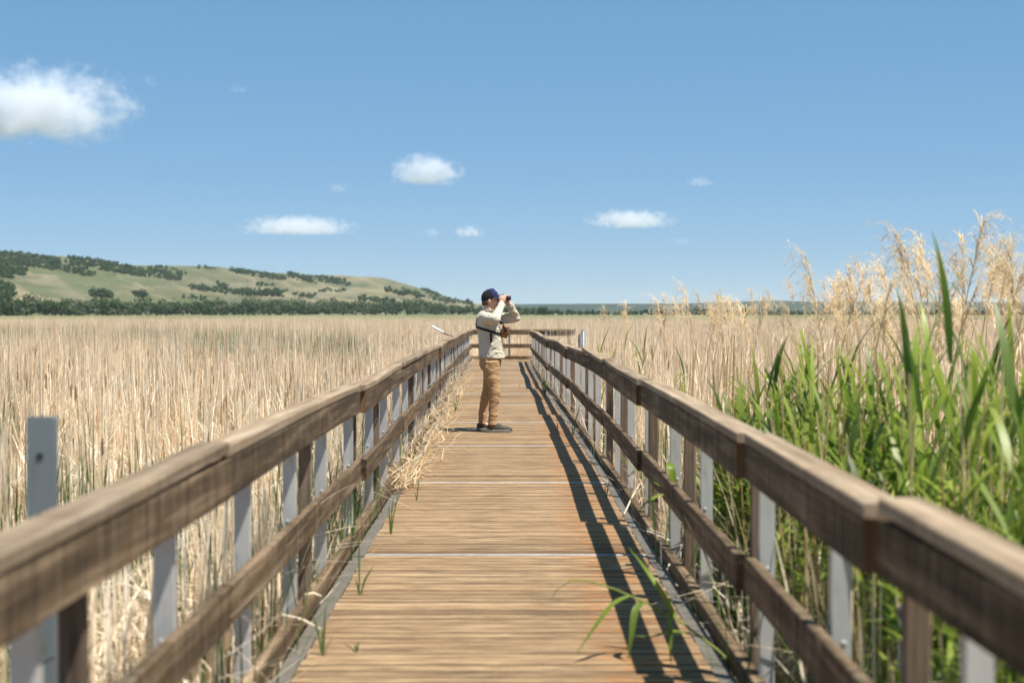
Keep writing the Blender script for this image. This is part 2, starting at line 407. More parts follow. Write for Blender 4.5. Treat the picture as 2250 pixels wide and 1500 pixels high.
for s in (-1,1):
    ys=np.arange(-2,END+.6,1.0)
    mb=MB(); mb.beam([(cxf(y)+s*.888,y,dzf(y)-.012) for y in ys],.072,.008,ch=.002); 
    for j in joints[1:-1]: mb.box(cxf(j)+s*.888-.035,cxf(j)+s*.888+.035,j-.03,j+.03,dzf(j)-.0078,dzf(j)-.002)
    mb.build('edge_flange',M['edge'],bw)
    mb=MB(); mb.beam([(cxf(y)+s*.80,y,dzf(y)-.125) for y in ys],.06,.16,ch=.004); mb.build('side_joist',M['edge'],bw)
# side branch turning right at the far end
mb=MB()
for k in range(17):
    x0=.62+k*.0965; mb.box(x0,x0+.092,44.75,46.85,-.088,-.052+random.uniform(-.001,.001),random.gauss(.5,.16))
mb.build('branch_deck',M['deck'],bw)

# ------------------------------------------------------------------ railings
def wob(seed,y,a): return a*noise.noise(Vector((seed*7.3,y*.23,1.7)))
def railing(label, s, rjoints, posts, woods, gaps=(), lifted=(), toe_top=.085):
    root=empty('wooden_railing',(cxf(0)+s*.95,-2,0)); tag(root,label,'railing','wooden railings of the boardwalk')
    o=root.location
    def P(y,off,z,sd=0): return Vector((cxf(y)+s*off+wob(s*3+sd,y,.02),y,dzf(y)+z+wob(s*5+sd+9,y,.022)))-o
    for i,(a,b) in enumerate(zip(rjoints[:-1],rjoints[1:])):
        tl=random.uniform(.25,.75); jz=random.uniform(-.005,.005); jx=random.uniform(-.005,.005)
        n=max(2,int((b-a)/.9)+1); ga=.018 if a in gaps else .004; gb=.018 if b in gaps else .004
        ys=np.linspace(a+ga,b-gb,n); tp=lambda y: (-.030*(1-(y-a)/(b-a)) if a in gaps else 0)
        mb=MB(); mb.beam([P(y,.949+jx+tp(y),.888+jz) for y in ys],.038,.140,tl); mb.build('top_rail',M['rail'],root)
        ys=np.linspace(a-.05+ga,b-.05-gb,n)
        lift=lambda y: (.05*((y-a)/(b-a))**2 if a in lifted else 0)+(.018*max(0,((y-b)/(b-a)+.3))/.3 if i%3==1 else 0)
        mb=MB(); mb.beam([P(y,.978+jx*2+tp(y),.981+jz+lift(y)) for y in ys],.108,.038,random.uniform(.3,1.)); mb.build('cap_board',M['cap'],root)
        tl=random.uniform(.25,.75); ys=np.linspace(a+.004,b-.004-(.012 if b in gaps else 0),n)
        mb=MB(); mb.beam([P(y,.949+jx+tp(y),.450+jz,2) for y in ys],.038,.140,tl); mb.build('middle_rail',M['rail'],root)
        mb=MB(); mb.beam([P(y,.958,toe_top-.045,3) for y in ys],.05,.09,random.uniform(.4,.8)); mb.build('toe_board',M['rail'],root)
    for y in posts:
        # galvanised channel: web facing the camera side, two flanges
        mb=MB(); t=.004; w=.058; d=.042; q=P(y,1.006,0); z0=-.62; z1=.955+wob(s*5+9,y,.022)
        mb.box(q.x-w/2,q.x+w/2,q.y-t/2,q.y+t/2,z0,z1)
        for e in (-1,1): mb.box(q.x+e*(w/2-t/2)-t/2,q.x+e*(w/2-t/2)+t/2,q.y+t/2,q.y+d,z0,z1)
        for zz in (.86,.92,.42,.48):  mb.ellipsoid((q.x+random.uniform(-.012,.012),q.y-t/2-.001,zz),(.009,.004,.009),nu=8,nv=5)
        mb.build('steel_post',M['steel'],root)
    for y in woods:
        q=P(y,1.008,0); mb=MB(); mb.beam([(q.x,q.y,-.65),(q.x,q.y,.955+wob(s*5+9,y,.022))],.064,.038,random.uniform(.2,.9),up=(0,1,0)); mb.build('wood_post',M['post'],root)
    for g in gaps:
        mb=MB(); q=P(g,.919,.888); mb.box(q.x-.0175,q.x+.0175,q.y+.009,q.y+.017,q.z-.066,q.z+.066); mb.build('sawn_end',M['endgrain'],root)
    return root
def seq(a,b,st,j=.05): 
    out=[];y=a
    while y<b: out.append(y+random.uniform(-j,j)); y+=st
    return out
LJ=[-2,.9,4.85,9.2,12.9,17.0,20.8,25,28.8,32.8,36.9,40.6,44.5,46.6]
RJ=[-2,-.4,3.5,5.5,9.7,13.6,17.0,20.4,24,27.7,31.5,35.5,39.6,44.6]
left=railing('weathered wooden railing along the left edge of the deck, beside the open cattail marsh',-1,LJ,
    [.5,1.75,3.0,4.2,5.43,6.65,7.79,9.1]+seq(10.45,46,1.27),[3.35,7.2,9.32]+[11.0,13.1,15.2,17.2,19,21,23,25.2,27.2,29,31,33,35,37,39,41,43,44.8],gaps=(9.2,20.8),toe_top=.09)
right=railing('weathered wooden railing along the right edge of the deck, casting its shadow on the planks',1,RJ,
    [.5,1.8,2.95,4.18,5.41,7.07,8.36,9.84,11.25,12.6,13.8]+seq(15.3,44.4,1.3),[3.42,5.62,7.74,9.62,11.97,13.66,15.7,17.2,20.5,22,24.1,26,27.8,30,31.6,33.5,35.6,38,39.7,42,44.4],gaps=(3.5,5.5,9.7,20.4,27.7),lifted=(13.6,),toe_top=.07)
def cross_rail(label,xa,xb,y,side,z=-.05):
    root=empty('wooden_railing',(xa,y,z)); tag(root,label,'railing','wooden railings of the boardwalk')
    xs=[xa]+list(np.arange(xa+2.4,xb-1,3.9))+[xb]
    for a,b in zip(xs[:-1],xs[1:]):
        for nm,zz,h,w,oy,mt in (('top_rail',.888,.14,.038,-side*.055,'rail_x'),('cap_board',.981,.038,.10,-side*.03,'cap_x'),('middle_rail',.45,.14,.038,-side*.055,'rail_x'),('toe_board',.06,.11,.05,-side*.055,'rail_x')):
            mb=MB(); j=random.uniform(-.006,.006); mb.beam([(a-xa+.004,oy,zz+j),(b-xa-.004,oy,zz+j)],w,h,random.uniform(.3,.8)); mb.build(nm,M[mt],root)
    for k,x in enumerate(np.arange(xa+.35,xb,.98)):
        mb=MB(); x-=xa
        if k%3==2: mb.beam([(x,0,-.6),(x,0,.955)],.085,.038,.5,up=(0,1,0)); mb.build('wood_post',M['post'],root)
        else:
            mb.box(x-.036,x+.036,-.002,.002,-.6,.955); mb.box(x-.036,x-.032,.002,.04,-.6,.955); mb.box(x+.032,x+.036,.002,.04,-.6,.955); mb.build('steel_post',M['steel'],root)
    return root
cross_rail('wooden railing across the far end of the deck, seen behind the standing person',-1.42,2.1,47.0,1)
cross_rail('low dark railing of the far side branch, leaving the corner to the right',.72,1.9,44.72,-1)

# steel piles that stand outside the railings
def pile(label,x,y,ztop,w=.09,pipe=False,lean=0,grp=None):
    root=empty('steel_pile',(x,y,GZ)); tag(root,label,'steel post',grp)
    h=ztop-GZ; mb=MB()
    if pipe:
        mb.tube([(0,0,-.2),(lean,0,h)],[w/2,w/2],14); mb.build('pipe',M['bluesteel'],root,True)
        mb=MB(); mb.tube([(lean,0,h-.01),(lean,0,h+.004)],[w/2+.003,w/2+.003],14); mb.build('pipe_cap',M['steel'],root)
    else:
        prof=[(-w/2,0),(w/2,0),(w/2,.045),(w/2-.006,.045),(w/2-.006,.006),(-w/2+.006,.006),(-w/2+.006,.045),(-w/2,.045)]
        ns=len(prof); vs=[(px+lean*(zz/h),py,zz) for zz in (0,h-.008,h) for px,py in [(a*(1 if zz<h else .93),b) for a,b in prof]]
        fs=[(i*ns+k,i*ns+(k+1)%ns,(i+1)*ns+(k+1)%ns,(i+1)*ns+k) for i in range(2) for k in range(ns)]+[tuple(range(2*ns,3*ns))]
        mb.add(vs,fs); mb.build('channel',M['bluesteel'],root)
        mb=MB()
        for zz in (.12,.3,.48): mb.tube([(lean,-.0005,h-zz),(lean,-.003,h-zz)],[.011,.011],10)
        mb.build('bolt_hole',M['hole'],root)
    return root
M['hole']=plain('dark_hole',(.03,.035,.04))
pile('tall blue grey steel post sticking up just outside the near left railing',-1.43,4.3,1.14,.080)
q=at(1281.5,724,25.5); pile('pale grey pipe standing outside the right railing, beside a darker thinner post',q.x,q.y,q.z,.062,True)
q=at(1273,735,25.8); pile('thin dark blue post standing close against the pale pipe outside the right railing',q.x,q.y,q.z,.045,False)
pile('short blue grey post with cut top outside the near right railing',1.33,4.75,.47,.07,True)

# ------------------------------------------------------------------ ground, hills
ys=np.concatenate([np.linspace(-40,200,30),np.linspace(215,900,40),np.geomspace(950,9500,22)]); xs_=np.linspace(-1,1,61)
def gz(x,y):
    d=math.hypot(x,y); t=min(1,max(0,(d-170)/330)); t=t*t*(3-2*t)
    z=GZ+t*1.1+max(0,(d-500)/150)*.12
    return z+ (.10*noise.noise(Vector((x*.01,y*.01,0)))*t)
V=[];
for y in ys:
    for u in xs_:
        x=u*(60+abs(y)*.95); V.append((x,y,gz(x,y)))
nx=len(xs_); Fc=[(j*nx+i,j*nx+i+1,(j+1)*nx+i+1,(j+1)*nx+i) for j in range(len(ys)-1) for i in range(nx-1)]
link('ground',np_mesh('ground',V,Fc,None,M['ground'],True))['kind']='structure'

SIL=[(-700,540),(-300,548),(-100,553),(0,556),(60,559),(150,564),(220,573),(280,583),(400,584),(480,586),(550,597),(620,600),(690,605),(740,609),(820,608),(850,612),(885,622),(930,635),(985,652),(1040,667),(1100,671),(1150,677),(1195,687),(1260,696),(1400,700)]
CR1=[(-700,610),(0,618),(60,614),(150,622),(260,630),(350,640),(430,652),(520,655),(600,652),(700,655),(800,655),(880,662),(960,672),(1040,680),(1150,688),(1260,697),(1400,700)]
def hill_params(u):
    k=max(0,min(1,u/1040)); Dr=1500+650*k; D0=705+520*k; D1=D0+.42*(Dr-D0)
    return D0,D1,Dr
def hillz(u,D):
    D0,D1,Dr=hill_params(u)
    zr=CAMZ+(HY-ip(SIL,u))/F*Dr; z1=CAMZ+(HY-ip(CR1,u))/F*D1
    z0=.3; x=(u-HX)*D/F
    # rolling shape
    if D<D0: z=z0-2*(D0-D)/60
    elif D<D1:
        t=(D-D0)/(D1-D0); z=z0+(z1-z0)*(math.sin(t*PI/2)**1.3)
    elif D<Dr:
        t=(D-D1)/(Dr-D1); e=t*t*(3-2*t); z=z1+(zr-z1)*(.35*t+.65*e)-math.sin(PI*min(1,t*2.2))*3.0*(1 if t<.4545 else 0)
    else:
        z=zr-(D-Dr)*.14
    tt=max(0,min(1,(D-D0)/(Dr-D0)))
    win=math.sin(PI*tt)**.8 if 0<tt<1 else 0
    r=1-abs(noise.noise(Vector((x*.0085+D*.003,D*.0022-x*.001,3.1))))*2.4
    r2=1-abs(noise.noise(Vector((x*.021+D*.006,D*.006,8.1))))*2.2
    n3=noise.noise(Vector((x*.0045,D*.004,1)))
    env=min(1,max(0,(zr-1)/40))
    r3=1-abs(noise.noise(Vector((x*.05+D*.02,D*.013-x*.01,5.5))))*2.2
    g=(r-.55)*11+(r2-.5)*6+(r3-.5)*2.2+n3*9
    return z+win*g*env, g+(r2-.5)*7+(r3-.5)*5
us=np.linspace(-700,1400,331); nD=120
V=[];T=[]
for u in us:
    D0,D1,Dr=hill_params(u)
    for k in range(nD):
        t=k/(nD-1); D=(D0-40)+(Dr+260-(D0-40))*t
        z,g=hillz(u,D); V.append(((u-HX)*D/F,D,z)); T.append(.5+g/22)
Fc=[(i*nD+j,(i+1)*nD+j,(i+1)*nD+j+1,i*nD+j+1) for i in range(len(us)-1) for j in range(nD-1)]
link('hills',np_mesh('hills',V,Fc,np.clip(T,0,1),M['hill'],True))['kind']='structure'
def hill_hit(px,py):
    """first point of the hillside met by the sight line through px,py"""
    D0,D1,Dr=hill_params(px); D=D0
    while D<Dr+20:
        if hillz(px,D)[0]>=CAMZ+(HY-py)/F*D: return Vector(((px-HX)*D/F,D,hillz(px,D)[0]))
        D+=6
    D=Dr; return Vector(((px-HX)*D/F,D,hillz(px,D)[0]))
FS=[(700,672),(1000,670),(1150,668),(1300,667),(1500,667),(1600,663),(1700,660),(1790,663),(1900,661),(2000,663),(2100,662),(2250,665),(2700,660),(3300,664)]
V=[];us2=np.linspace(700,3300,240); nD2=16
for u in us2:
    zr=CAMZ+(HY-ip(FS,u))/F*5200
    for k in range(nD2):
        t=k/(nD2-1); D=4300+1300*t; e=min(1,t/.7); e=e*e*(3-2*e)
        z=-4+(zr+4)*e-max(0,t-.7)*60
        z+=math.sin(PI*min(1,e))*(8*noise.noise(Vector((u*.012,t*3,2)))) + (1.2*noise.noise(Vector((u*.15,t*9,5))) if e>.1 else 0)
        V.append(((u-HX)*D/F,D,z))
Fc=[(i*nD2+j,(i+1)*nD2+j,(i+1)*nD2+j+1,i*nD2+j+1) for i in range(len(us2)-1) for j in range(nD2-1)]
link('distant_hills',np_mesh('distant_hills',V,Fc,None,M['farhill'],True))['kind']='structure'

# ------------------------------------------------------------------ trees
def crown_quads(c, r, n, s, tone, rg):
    """leaf clumps spread through a few overlapping lobes"""
    nl=rg.integers(3,6); lob=[]
    for k in range(nl):
        a=rg.uniform(0,2*PI); q=rg.uniform(.1,.55)
        lob.append((c[0]+r[0]*q*math.cos(a),c[1]+r[1]*q*math.sin(a),c[2]+r[2]*rg.uniform(-.45,.5),rg.uniform(.45,.7)))
    L=np.array(lob); k=rg.integers(0,nl,n); d=rg.normal(0,1,(n,3)); d/=np.linalg.norm(d,axis=1)[:,None]
    rad=rg.uniform(.55,1.08,n)[:,None]; P=L[k,:3]+d*rad*np.array(r)[None,:]*L[k,3][:,None]
    a=rg.normal(0,1,(n,3)); a/=np.linalg.norm(a,axis=1)[:,None]; b=np.cross(a,d); b/=np.linalg.norm(b,axis=1)[:,None]+1e-6
    w=(s*rg.uniform(.5,1.2,n)/2)[:,None]; a=a*w; b=b*w*.75
    V=np.stack([P-a-b,P+a-b*.6,P+a*.8+b,P-a*.7+b*.9],1).reshape(-1,3)
    i=np.arange(n)[:,None]*4; Fc=i+np.arange(4)[None,:]
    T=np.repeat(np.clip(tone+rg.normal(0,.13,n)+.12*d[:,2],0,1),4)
    return V,Fc,T
rg=np.random.default_rng(5)
def wood_mass(name,label,places,leafn,leaf):
    ps=[];tr=MB()
    for (p,h,w,tone) in places:
        ps.append(crown_quads((p[0],p[1],p[2]+h*.55),(w/2,w/2,h*.47),leafn,leaf,tone,rg))
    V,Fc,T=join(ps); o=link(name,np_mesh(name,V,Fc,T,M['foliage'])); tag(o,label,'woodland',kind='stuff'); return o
pl=[]
for row,(dd,h0,h1) in enumerate([(0,2,4.5),(6,4.5,8.2),(14,6,9.5),(24,7,10.5),(34,8,11.)]):
    u=-420
    while u<1190:
        D=hill_params(u)[0]-45+dd*1.2+rg.uniform(-5,5); x=(u-HX)*D/F
        dens=.82 if row else .75
        if rg.random()<dens:
            f=max(.55,min(1,(1250-u)/500+.35)) 
            h=rg.uniform(h0,h1)*(1+.22*noise.noise(Vector((u*.02,0,4))))*(D/700)**.5*f
            tone=rg.choice([.2,.38,.52,.62,.93],p=[.2,.3,.24,.1,.16] if row<3 else [.25,.4,.25,.05,.05])
            pl.append(((x,D,gz(x,D)-.3),h,h*rg.uniform(.75,1.15),tone))
        u+=rg.uniform(6,14)
wood_mass('woodland_belt','belt of dark green trees and grey brush along the foot of the grassy hills',pl,150,1.15)
pl=[]
for row,(dd,h0,h1) in enumerate([(0,1.6,2.8),(15,2.4,4.2),(35,3.4,5.6)]):
    u=1120
    while u<2900:
        D=1020+dd+rg.uniform(-8,8); x=(u-HX)*D/F
        h=rg.uniform(h0,h1)*(1+.25*noise.noise(Vector((u*.012,0,9))))
        pl.append(((x,D,gz(x,D)-.5),h,h*rg.uniform(.8,1.4),rg.choice([.2,.35,.5,.6])))
        u+=rg.uniform(9,22)
wood_mass('woodland_belt','low dark line of trees beyond the reeds to the right, under the blue distant hills',pl,90,1.5)
# copses on the hillside: bands (px0,py0,px1,py1,half thickness)
pl=[]
bands=[(-250,560,0,565,12,60),(-60,566,70,573,15,120),(40,572,130,583,13,70),(100,582,210,604,8,45),(0,596,60,600,8,30),
 (150,574,240,583,9,65),(215,584,310,600,10,80),(290,598,400,612,8,60),(330,588,410,606,6,18),(0,605,28,609,5,14),
 (520,597,560,602,4,22),(555,603,628,614,5,34),(632,604,690,618,6,40),(690,610,768,626,6,46),(420,633,520,644,5,36),(480,628,500,634,5,8),(520,645,622,647,6,50),
 (200,648,246,653,6,24),(294,649,322,653,4,10),(-100,630,26,642,12,50),(0,650,30,658,8,16),(846,638,890,650,3,18),(888,641,925,653,5,22),(930,637,968,651,3,20),
 (500,594,545,600,3,14),(430,590,470,592,2,5),(700,640,760,642,2,6),(560,628,600,631,2,5),(790,658,860,666,4,16),(930,655,1040,668,5,30),(400,657,450,660,3,7),(640,652,700,656,2,5)]
for (x0,y0,x1,y1,hf,n) in bands:
    for k in range(int(n*2.2)):
        t=rg.random(); px=x0+(x1-x0)*t+rg.normal(0,3); py=y0+(y1-y0)*t+rg.uniform(-hf,hf)
        py=max(py, ip(SIL,px)+2)
        p=hill_hit(px,py); h=rg.uniform(2.0,5.6)
        pl.append((p-Vector((0,0,.6)),h,h*rg.uniform(.9,1.5),rg.choice([.15,.3,.42,.55])))
wood_mass('hillside_copses','dark green copses in the folds of the grassy hillside',pl,60,1.15)

def lone_tree(label,p,h,w,n=420,leaf=.9,tone=.35):
    root=empty('tree',p); tag(root,label,'tree')
    mb=MB(); mb.tube([(0,0,0),(.02*h,0,h*.25),(0,.01*h,h*.6)],[h*.035,h*.025,h*.01],7)
    for k in range(5):
        a=k*1.3; mb.tube([(0,0,h*(.22+.06*k)),(w*.3*math.cos(a),w*.3*math.sin(a),h*(.45+.07*k))],[h*.014,h*.005],5)
    mb.build('trunk',M['bark'],root)
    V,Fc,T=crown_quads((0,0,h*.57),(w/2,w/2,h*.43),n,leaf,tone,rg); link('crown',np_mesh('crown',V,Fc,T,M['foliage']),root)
q=at(1196,694,900); lone_tree('rounded dark tree standing alone just right of the person, at the edge of the marsh',(q.x,q.y,q.z-.5),7.2,8,tone=.25)
q=hill_hit(1027,666); lone_tree('small lone tree on the falling skyline at the right end of the hills',q-Vector((0,0,.4)),7.5,6.5,tone=.3)
q=hill_hit(222,655); lone_tree('bushy dark tree in the small copse on the lower slope at the left',q-Vector((0,0,.4)),7,9,tone=.2)
q=hill_hit(863,668); lone_tree('round tree on the lowest slope just above the tree belt, left of the person',q-Vector((0,0,.4)),7.5,8,tone=.25)
q=hill_hit(310,655); lone_tree('low dark bush alone on the open lower slope, right of the small copse',q-Vector((0,0,.4)),4,7,tone=.25)

# ------------------------------------------------------------------ cattail marsh
protos_cur=bpy.data.collections.new('cattail_protos')
NP=9
for k in range(NP):
    proto('cattail_%02d'%k,*cattail_patch(1.25,62+rng.integers(-12,12),56,50,rng.uniform(.94,1.04),rng.uniform(-.1,.1),heads=int(rng.integers(0,4))),M['dry'])
for k in range(4):
    proto('cattail_x%d'%k,*cattail_patch(1.25,34,74,95,rng.uniform(.88,1.0),.06,heads=int(rng.integers(0,3))),M['dry'])
def excluded(x,y,m=1.17):
    if y<47.6 and y>-6 and abs(x-cxf(y))<m+.42: return True
    if 44.0<y<47.9 and -2.<x<2.5: return True
    return False
pts=[];rot=[];scl=[];idx=[]
def hfield(x,y):
    # taller and shorter swathes of the marsh
    return 1.0+.07*noise.noise(Vector((x*.35,y*.35,0)))+.09*noise.noise(Vector((x*.06,y*.06,5)))
def fill(y0,y1,sp,halfmin,tan):
    y=y0
    while y<y1:
        hw=max(halfmin,tan*y+2); x=-hw
        while x<hw:
            px=x+random.uniform(-.4,.4)*sp; py=y+random.uniform(-.4,.4)*sp; x+=sp
            if excluded(px,py): continue
            if px>1.4 and py<10.5 and px<4.6 and random.random()<.55: continue
            h=hfield(px,py)
            if py<26: h*=.90+.10*max(0,min(1,(py-6)/20))
            pts.append((px,py,GZ-.02)); rot.append(random.uniform(0,2*PI)); scl.append(h*random.uniform(.88,1.09)); idx.append(NP+random.randrange(4) if random.random()<max(.06,min(.62,(17-py)/14+.15*noise.noise(Vector((px*.4,py*.4,2))))) else random.randrange(NP))
        y+=sp
fill(-2,26,.70,9,.46); fill(26,70,.85,9,.46); fill(70,172,1.15,9,.46)
scatter('dry_cattails',pts,rot,scl,idx,protos_cur,'pale dry cattail stems filling the marsh on both sides of the boardwalk','dry reeds')

# narrow band right beside the railings: thinner clumps that stay clear of the deck
protos_cur=bpy.data.collections.new('edge_protos')
for k in range(5):
    V1=cattail_patch(.42,26,14,8,rng.uniform(.72,.95),.05,heads=0); proto('edge_%02d'%k,*V1,M['dry'])
for k in range(3):
    n=16; r=ribbons(np.stack([U(-.2,.2,n),U(-.2,.2,n),np.zeros(n)],1),U(0,2*PI,n),rng.normal(0,.06,n),rng.normal(0,.15,n),np.where(rng.random(n)<.2,U(.6,.9,n),2),U(.5,1.5,n),U(1.0,1.6,n),U(.009,.017,n),6,tone=U(.1,.9,n))
    proto('edgegreen_%02d'%k,*r[:3],M['greenc'])
pts=[];rot=[];scl=[];idx=[]
for s in (-1,1):
    y=-1.5
    while y<47:
        for q in range(2):
            x=cxf(y)+s*(1.30+q*.24+random.uniform(-.03,.05)); g=random.random()
            near=y<14
            i=random.randrange(5) if g>(.30 if near else .16) else 5+random.randrange(3)
            pts.append((x,y+random.uniform(-.1,.1),GZ)); rot.append(random.uniform(0,2*PI)); idx.append(i)
            scl.append(random.uniform(.72,.98) if y<30 else random.uniform(.7,.92))
        y+=.24
scatter('dry_reed_edge',pts,rot,scl,idx,protos_cur,'dry and green reed stems crowding the outer side of both railings','reeds')

# green growth in the marsh
protos_cur=bpy.data.collections.new('green_protos')
for k in range(4):
    n=34; r=ribbons(np.stack([rng.normal(0,.3,n),rng.normal(0,.3,n),np.zeros(n)],1),U(0,2*PI,n),rng.normal(0,.06,n),rng.normal(0,.12,n),np.where(rng.random(n)<.15,U(.6,.9,n),2),U(.5,1.5,n),U(1.45,1.98,n),U(.010,.019,n),6,tone=U(.0,.8,n))
    proto('green_%02d'%k,*r[:3],M['greenc'])
pts=[];rot=[];scl=[];idx=[]
def greenclump(x,y,h): 
    if excluded(x,y): return
    pts.append((x,y,GZ)); rot.append(random.uniform(0,6.28)); scl.append(h); idx.append(random.randrange(4))
for k in range(560):
    y=random.uniform(17,60); x=random.uniform(-.42,-.02)*y
    if noise.noise(Vector((x*.16,y*.07,3)))>-.02+.3*max(0,(x/y+.20)/.2)+.2*max(0,(y-38)/20): greenclump(x,y,random.uniform(.90,1.0)*hfield(x,y))
for k in range(330):
    y=random.uniform(4,34); x=random.uniform(-.42,-.03)*y-1.6
    if noise.noise(Vector((x*.5,y*.3,7)))>.1: greenclump(x,y,random.uniform(.6,.86))
for k in range(160):
    y=random.uniform(8,60); x=random.uniform(.05,.42)*y+1.4
    if noise.noise(Vector((x*.4,y*.25,1)))>.18: greenclump(x,y,random.uniform(.55,.85))
scatter('green_cattails',pts,rot,scl,idx,protos_cur,'patches of young green cattail blades among the dry stems of the marsh','green reeds')

# ------------------------------------------------------------------ plumed reeds (each its own thing)
def stem_pts(H,lean,az,K=7):
    P=[]
    for k in range(K+1):
        t=k/K; d=lean*H*t**2.2; P.append((d*math.cos(az),d*math.sin(az),H*t))
    return P
def make_plumed(H,lean,az,nst):
    P=stem_pts(H,lean,az); mb=MB(); mb.tube(P,[.0042]*6+[.003,.0015],5,tone=random.uniform(.2,1),cap=False)
    # a few dry leaves hanging on the stalk
    m=mb.mesh('plumed_reed',M['stalk'])
    n=nst; tb=U(.0,1.,n)**.8; top=Vector(P[-1]); sub=Vector(P[-2]); sub=top+(sub-top)*1.0
    base=np.array([list(sub+(top-sub)*t) for t in tb])
    side=az+rng.normal(0,.8,n)
    a=ribbons(base,side,U(.15,.8,n),U(1.2,2.7,n),np.full(n,2.),np.zeros(n),U(.12,.28,n),U(.004,.0085,n),5,prof=[.5,.9,1,.9,.7,.2],tone=U(.3,1,n))
    # fine side hairs on strands
    n2=n*6; k=rng.integers(0,n,n2); j=rng.integers(1,5,n2); b2=a[3][k,j]
    b=ribbons(b2,U(0,2*PI,n2),U(.6,2.4,n2),U(-.3,.8,n2),np.full(n2,2.),np.zeros(n2),U(.02,.06,n2),U(.0025,.005,n2),2,prof=[1,.8,.3],tone=U(.3,1,n2))
    V,Fc,T=join([a[:3],b[:3]]); m2=np_mesh('plume',V,Fc,np.clip(T,0,1),M['plume'])
    n=5; hs=U(.35,.85,n)*H; base=np.array([[lean*H*(h/H)**2.2*math.cos(az),lean*H*(h/H)**2.2*math.sin(az),h] for h in hs])
    c=ribbons(base,U(0,2*PI,n),U(.2,.7,n),U(.8,2.,n),np.full(n,2.),np.zeros(n),U(.2,.38,n),U(.008,.014,n),5,prof=[.6,1,1,.8,.5,.1],tone=U(.3,.9,n))
    m3=np_mesh('dry_leaves',c[0],c[1],c[2],M['dry'])
    return H,m,m2,m3
plp=[make_plumed(2.5,random.uniform(.05,.17),PI+random.uniform(-1.2,1.2) if k%3 else random.uniform(-1,1),int(random.uniform(26,44))) for k in range(11)]
def place_plumed(px,topy,D,label,group):
    H,m,m2,m3=random.choice(plp); t=at(px,topy,D)
    if excluded(t.x,t.y,.95): return
    h=t.z-GZ; o=link('plumed_reed',m,None,(t.x,t.y,GZ)); s=h/H; o.scale=(min(1.15,max(.8,s)),min(1.15,max(.8,s)),s); o.rotation_euler=(0,0,random.uniform(-.5,.5))
    tag(o,label,'reed',group)
    c=link('plume',m2,o); c=link('dry_leaves',m3,o)
ENV=[(1350,672),(1450,658),(1550,650),(1650,650),(1720,642),(1780,628),(1850,605),(1950,582),(2050,540),(2120,520),(2250,520),(2500,510)]
gl1='tall straw reed with drooping tan plume, massed behind the green reeds'
gl2='slender straw reed with small plume above dry cattails, right of the railing'
for k in range(54):
    px=random.uniform(1345,1900); D=random.uniform(13,26); e=ip(ENV,px)
    place_plumed(px,e+random.uniform(-4,32)+max(0,random.gauss(0,10)),D,gl2,'slender plumed reeds beyond the right railing')
for k in range(96):
    px=random.triangular(1740,2560,2190); D=random.uniform(8.0,15.0); e=ip(ENV,px)
    place_plumed(px,e+6+random.uniform(0,1)**1.2*150,D,gl1,'tall plumed reeds massed on the right')
for (px,py,D,lb) in [(1858,568,9.2,'lone tall reed whose plume hooks over against the sky, left of the massed plumes'),
                     (1785,585,10.5,'thin tall reed with small ragged plume, left of the plume mass'),
                     (2050,505,8.6,'tallest brownish plumed reed rising highest of all against the sky'),
                     (2098,512,8.2,'tall pale reed with an upright narrow plume, next to the highest brownish one'),
                     (2225,520,6.6,'pale plumed reed bending over at the right border of the picture'),
                     (1655,652,13.,'short reed with dark drooping plume, alone in front of the far trees'),
                     (1556,632,15.,'straw reed with an orange tinted plume above the far blue hills')]:
    place_plumed(px,py,D,lb,None)

# ------------------------------------------------------------------ green reeds (each plant its own thing)
LEAFP=[.45,.85,1,.95,.8,.55,.28,.03]
def make_green(H,nl,w=1.):
    lean=random.uniform(.0,.10); az=random.uniform(0,2*PI)
    mb=MB(); P=stem_pts(H,lean,az); mb.tube(P,[.006,.006,.0055,.005,.0045,.004,.003,.0015],6,tone=random.uniform(.5,1),cap=False)
    m=mb.mesh('green_reed',M['green'])
    n=nl; t=np.linspace(.10,.99,n); a0=random.uniform(0,PI)
    base=np.array([[lean*H*q**2.2*math.cos(az),lean*H*q**2.2*math.sin(az),H*q] for q in t])
    side=a0+np.where(np.arange(n)%2,PI,0)+rng.normal(0,.45,n)
    up=np.clip((t-.7)/.3,0,1)
    a=ribbons(base,side,U(.25,.8,n)*(1-up*.6),U(.4,1.7,n)*(1-up*.5),np.where(rng.random(n)<.12,U(.5,.8,n),2),U(.6,1.4,n),U(.34,.55,n)*(1+.1*up),U(.020,.037,n)*w,7,prof=LEAFP,tone=np.clip(rng.normal(.5,.25,n),0,1),tip=.15)
    return H,m,np_mesh('leaves',a[0],a[1],np.clip(a[2],0,1),M['green'])
grp_=[make_green(1.9,random.randint(13,18)) for k in range(12)]
def place_green(x,y,ztop,label,group,sc=1.,pr=None):
    H,m,m2=pr or random.choice(grp_); s=(ztop-GZ)/(H+.22)
    o=link('green_reed',m,None,(x,y,GZ)); o.scale=(sc,sc,s); o.rotation_euler=(0,0,random.uniform(0,2*PI)); tag(o,label,'reed',group); link('leaves',m2,o)
gg='young green reed with long arching leaves in the stand beside the right railing'
spots=[]
for k in range(400):
    y=random.uniform(3.0,9.9); x=cxf(y)+1.34+random.random()**1.1*(2.3 if y<7.5 else 1.5)*max(.4,min(1,(10.2-y)/3))
    zt=random.uniform(.80,1.30) if x>1.6 else random.uniform(.55,1.0)
    if y>8: zt-=.08
    spots.append((x,y,zt))
for k in range(30):
    y=random.uniform(4.0,7.5); x=y*random.uniform(.27,.46)
    if x>=1.45: spots.append((x,y,random.uniform(1.1,1.42)))
for k in range(110):
    y=random.uniform(2.8,9.5); spots.append((cxf(y)+1.30+random.random()*.5,y,random.uniform(.35,.85)))
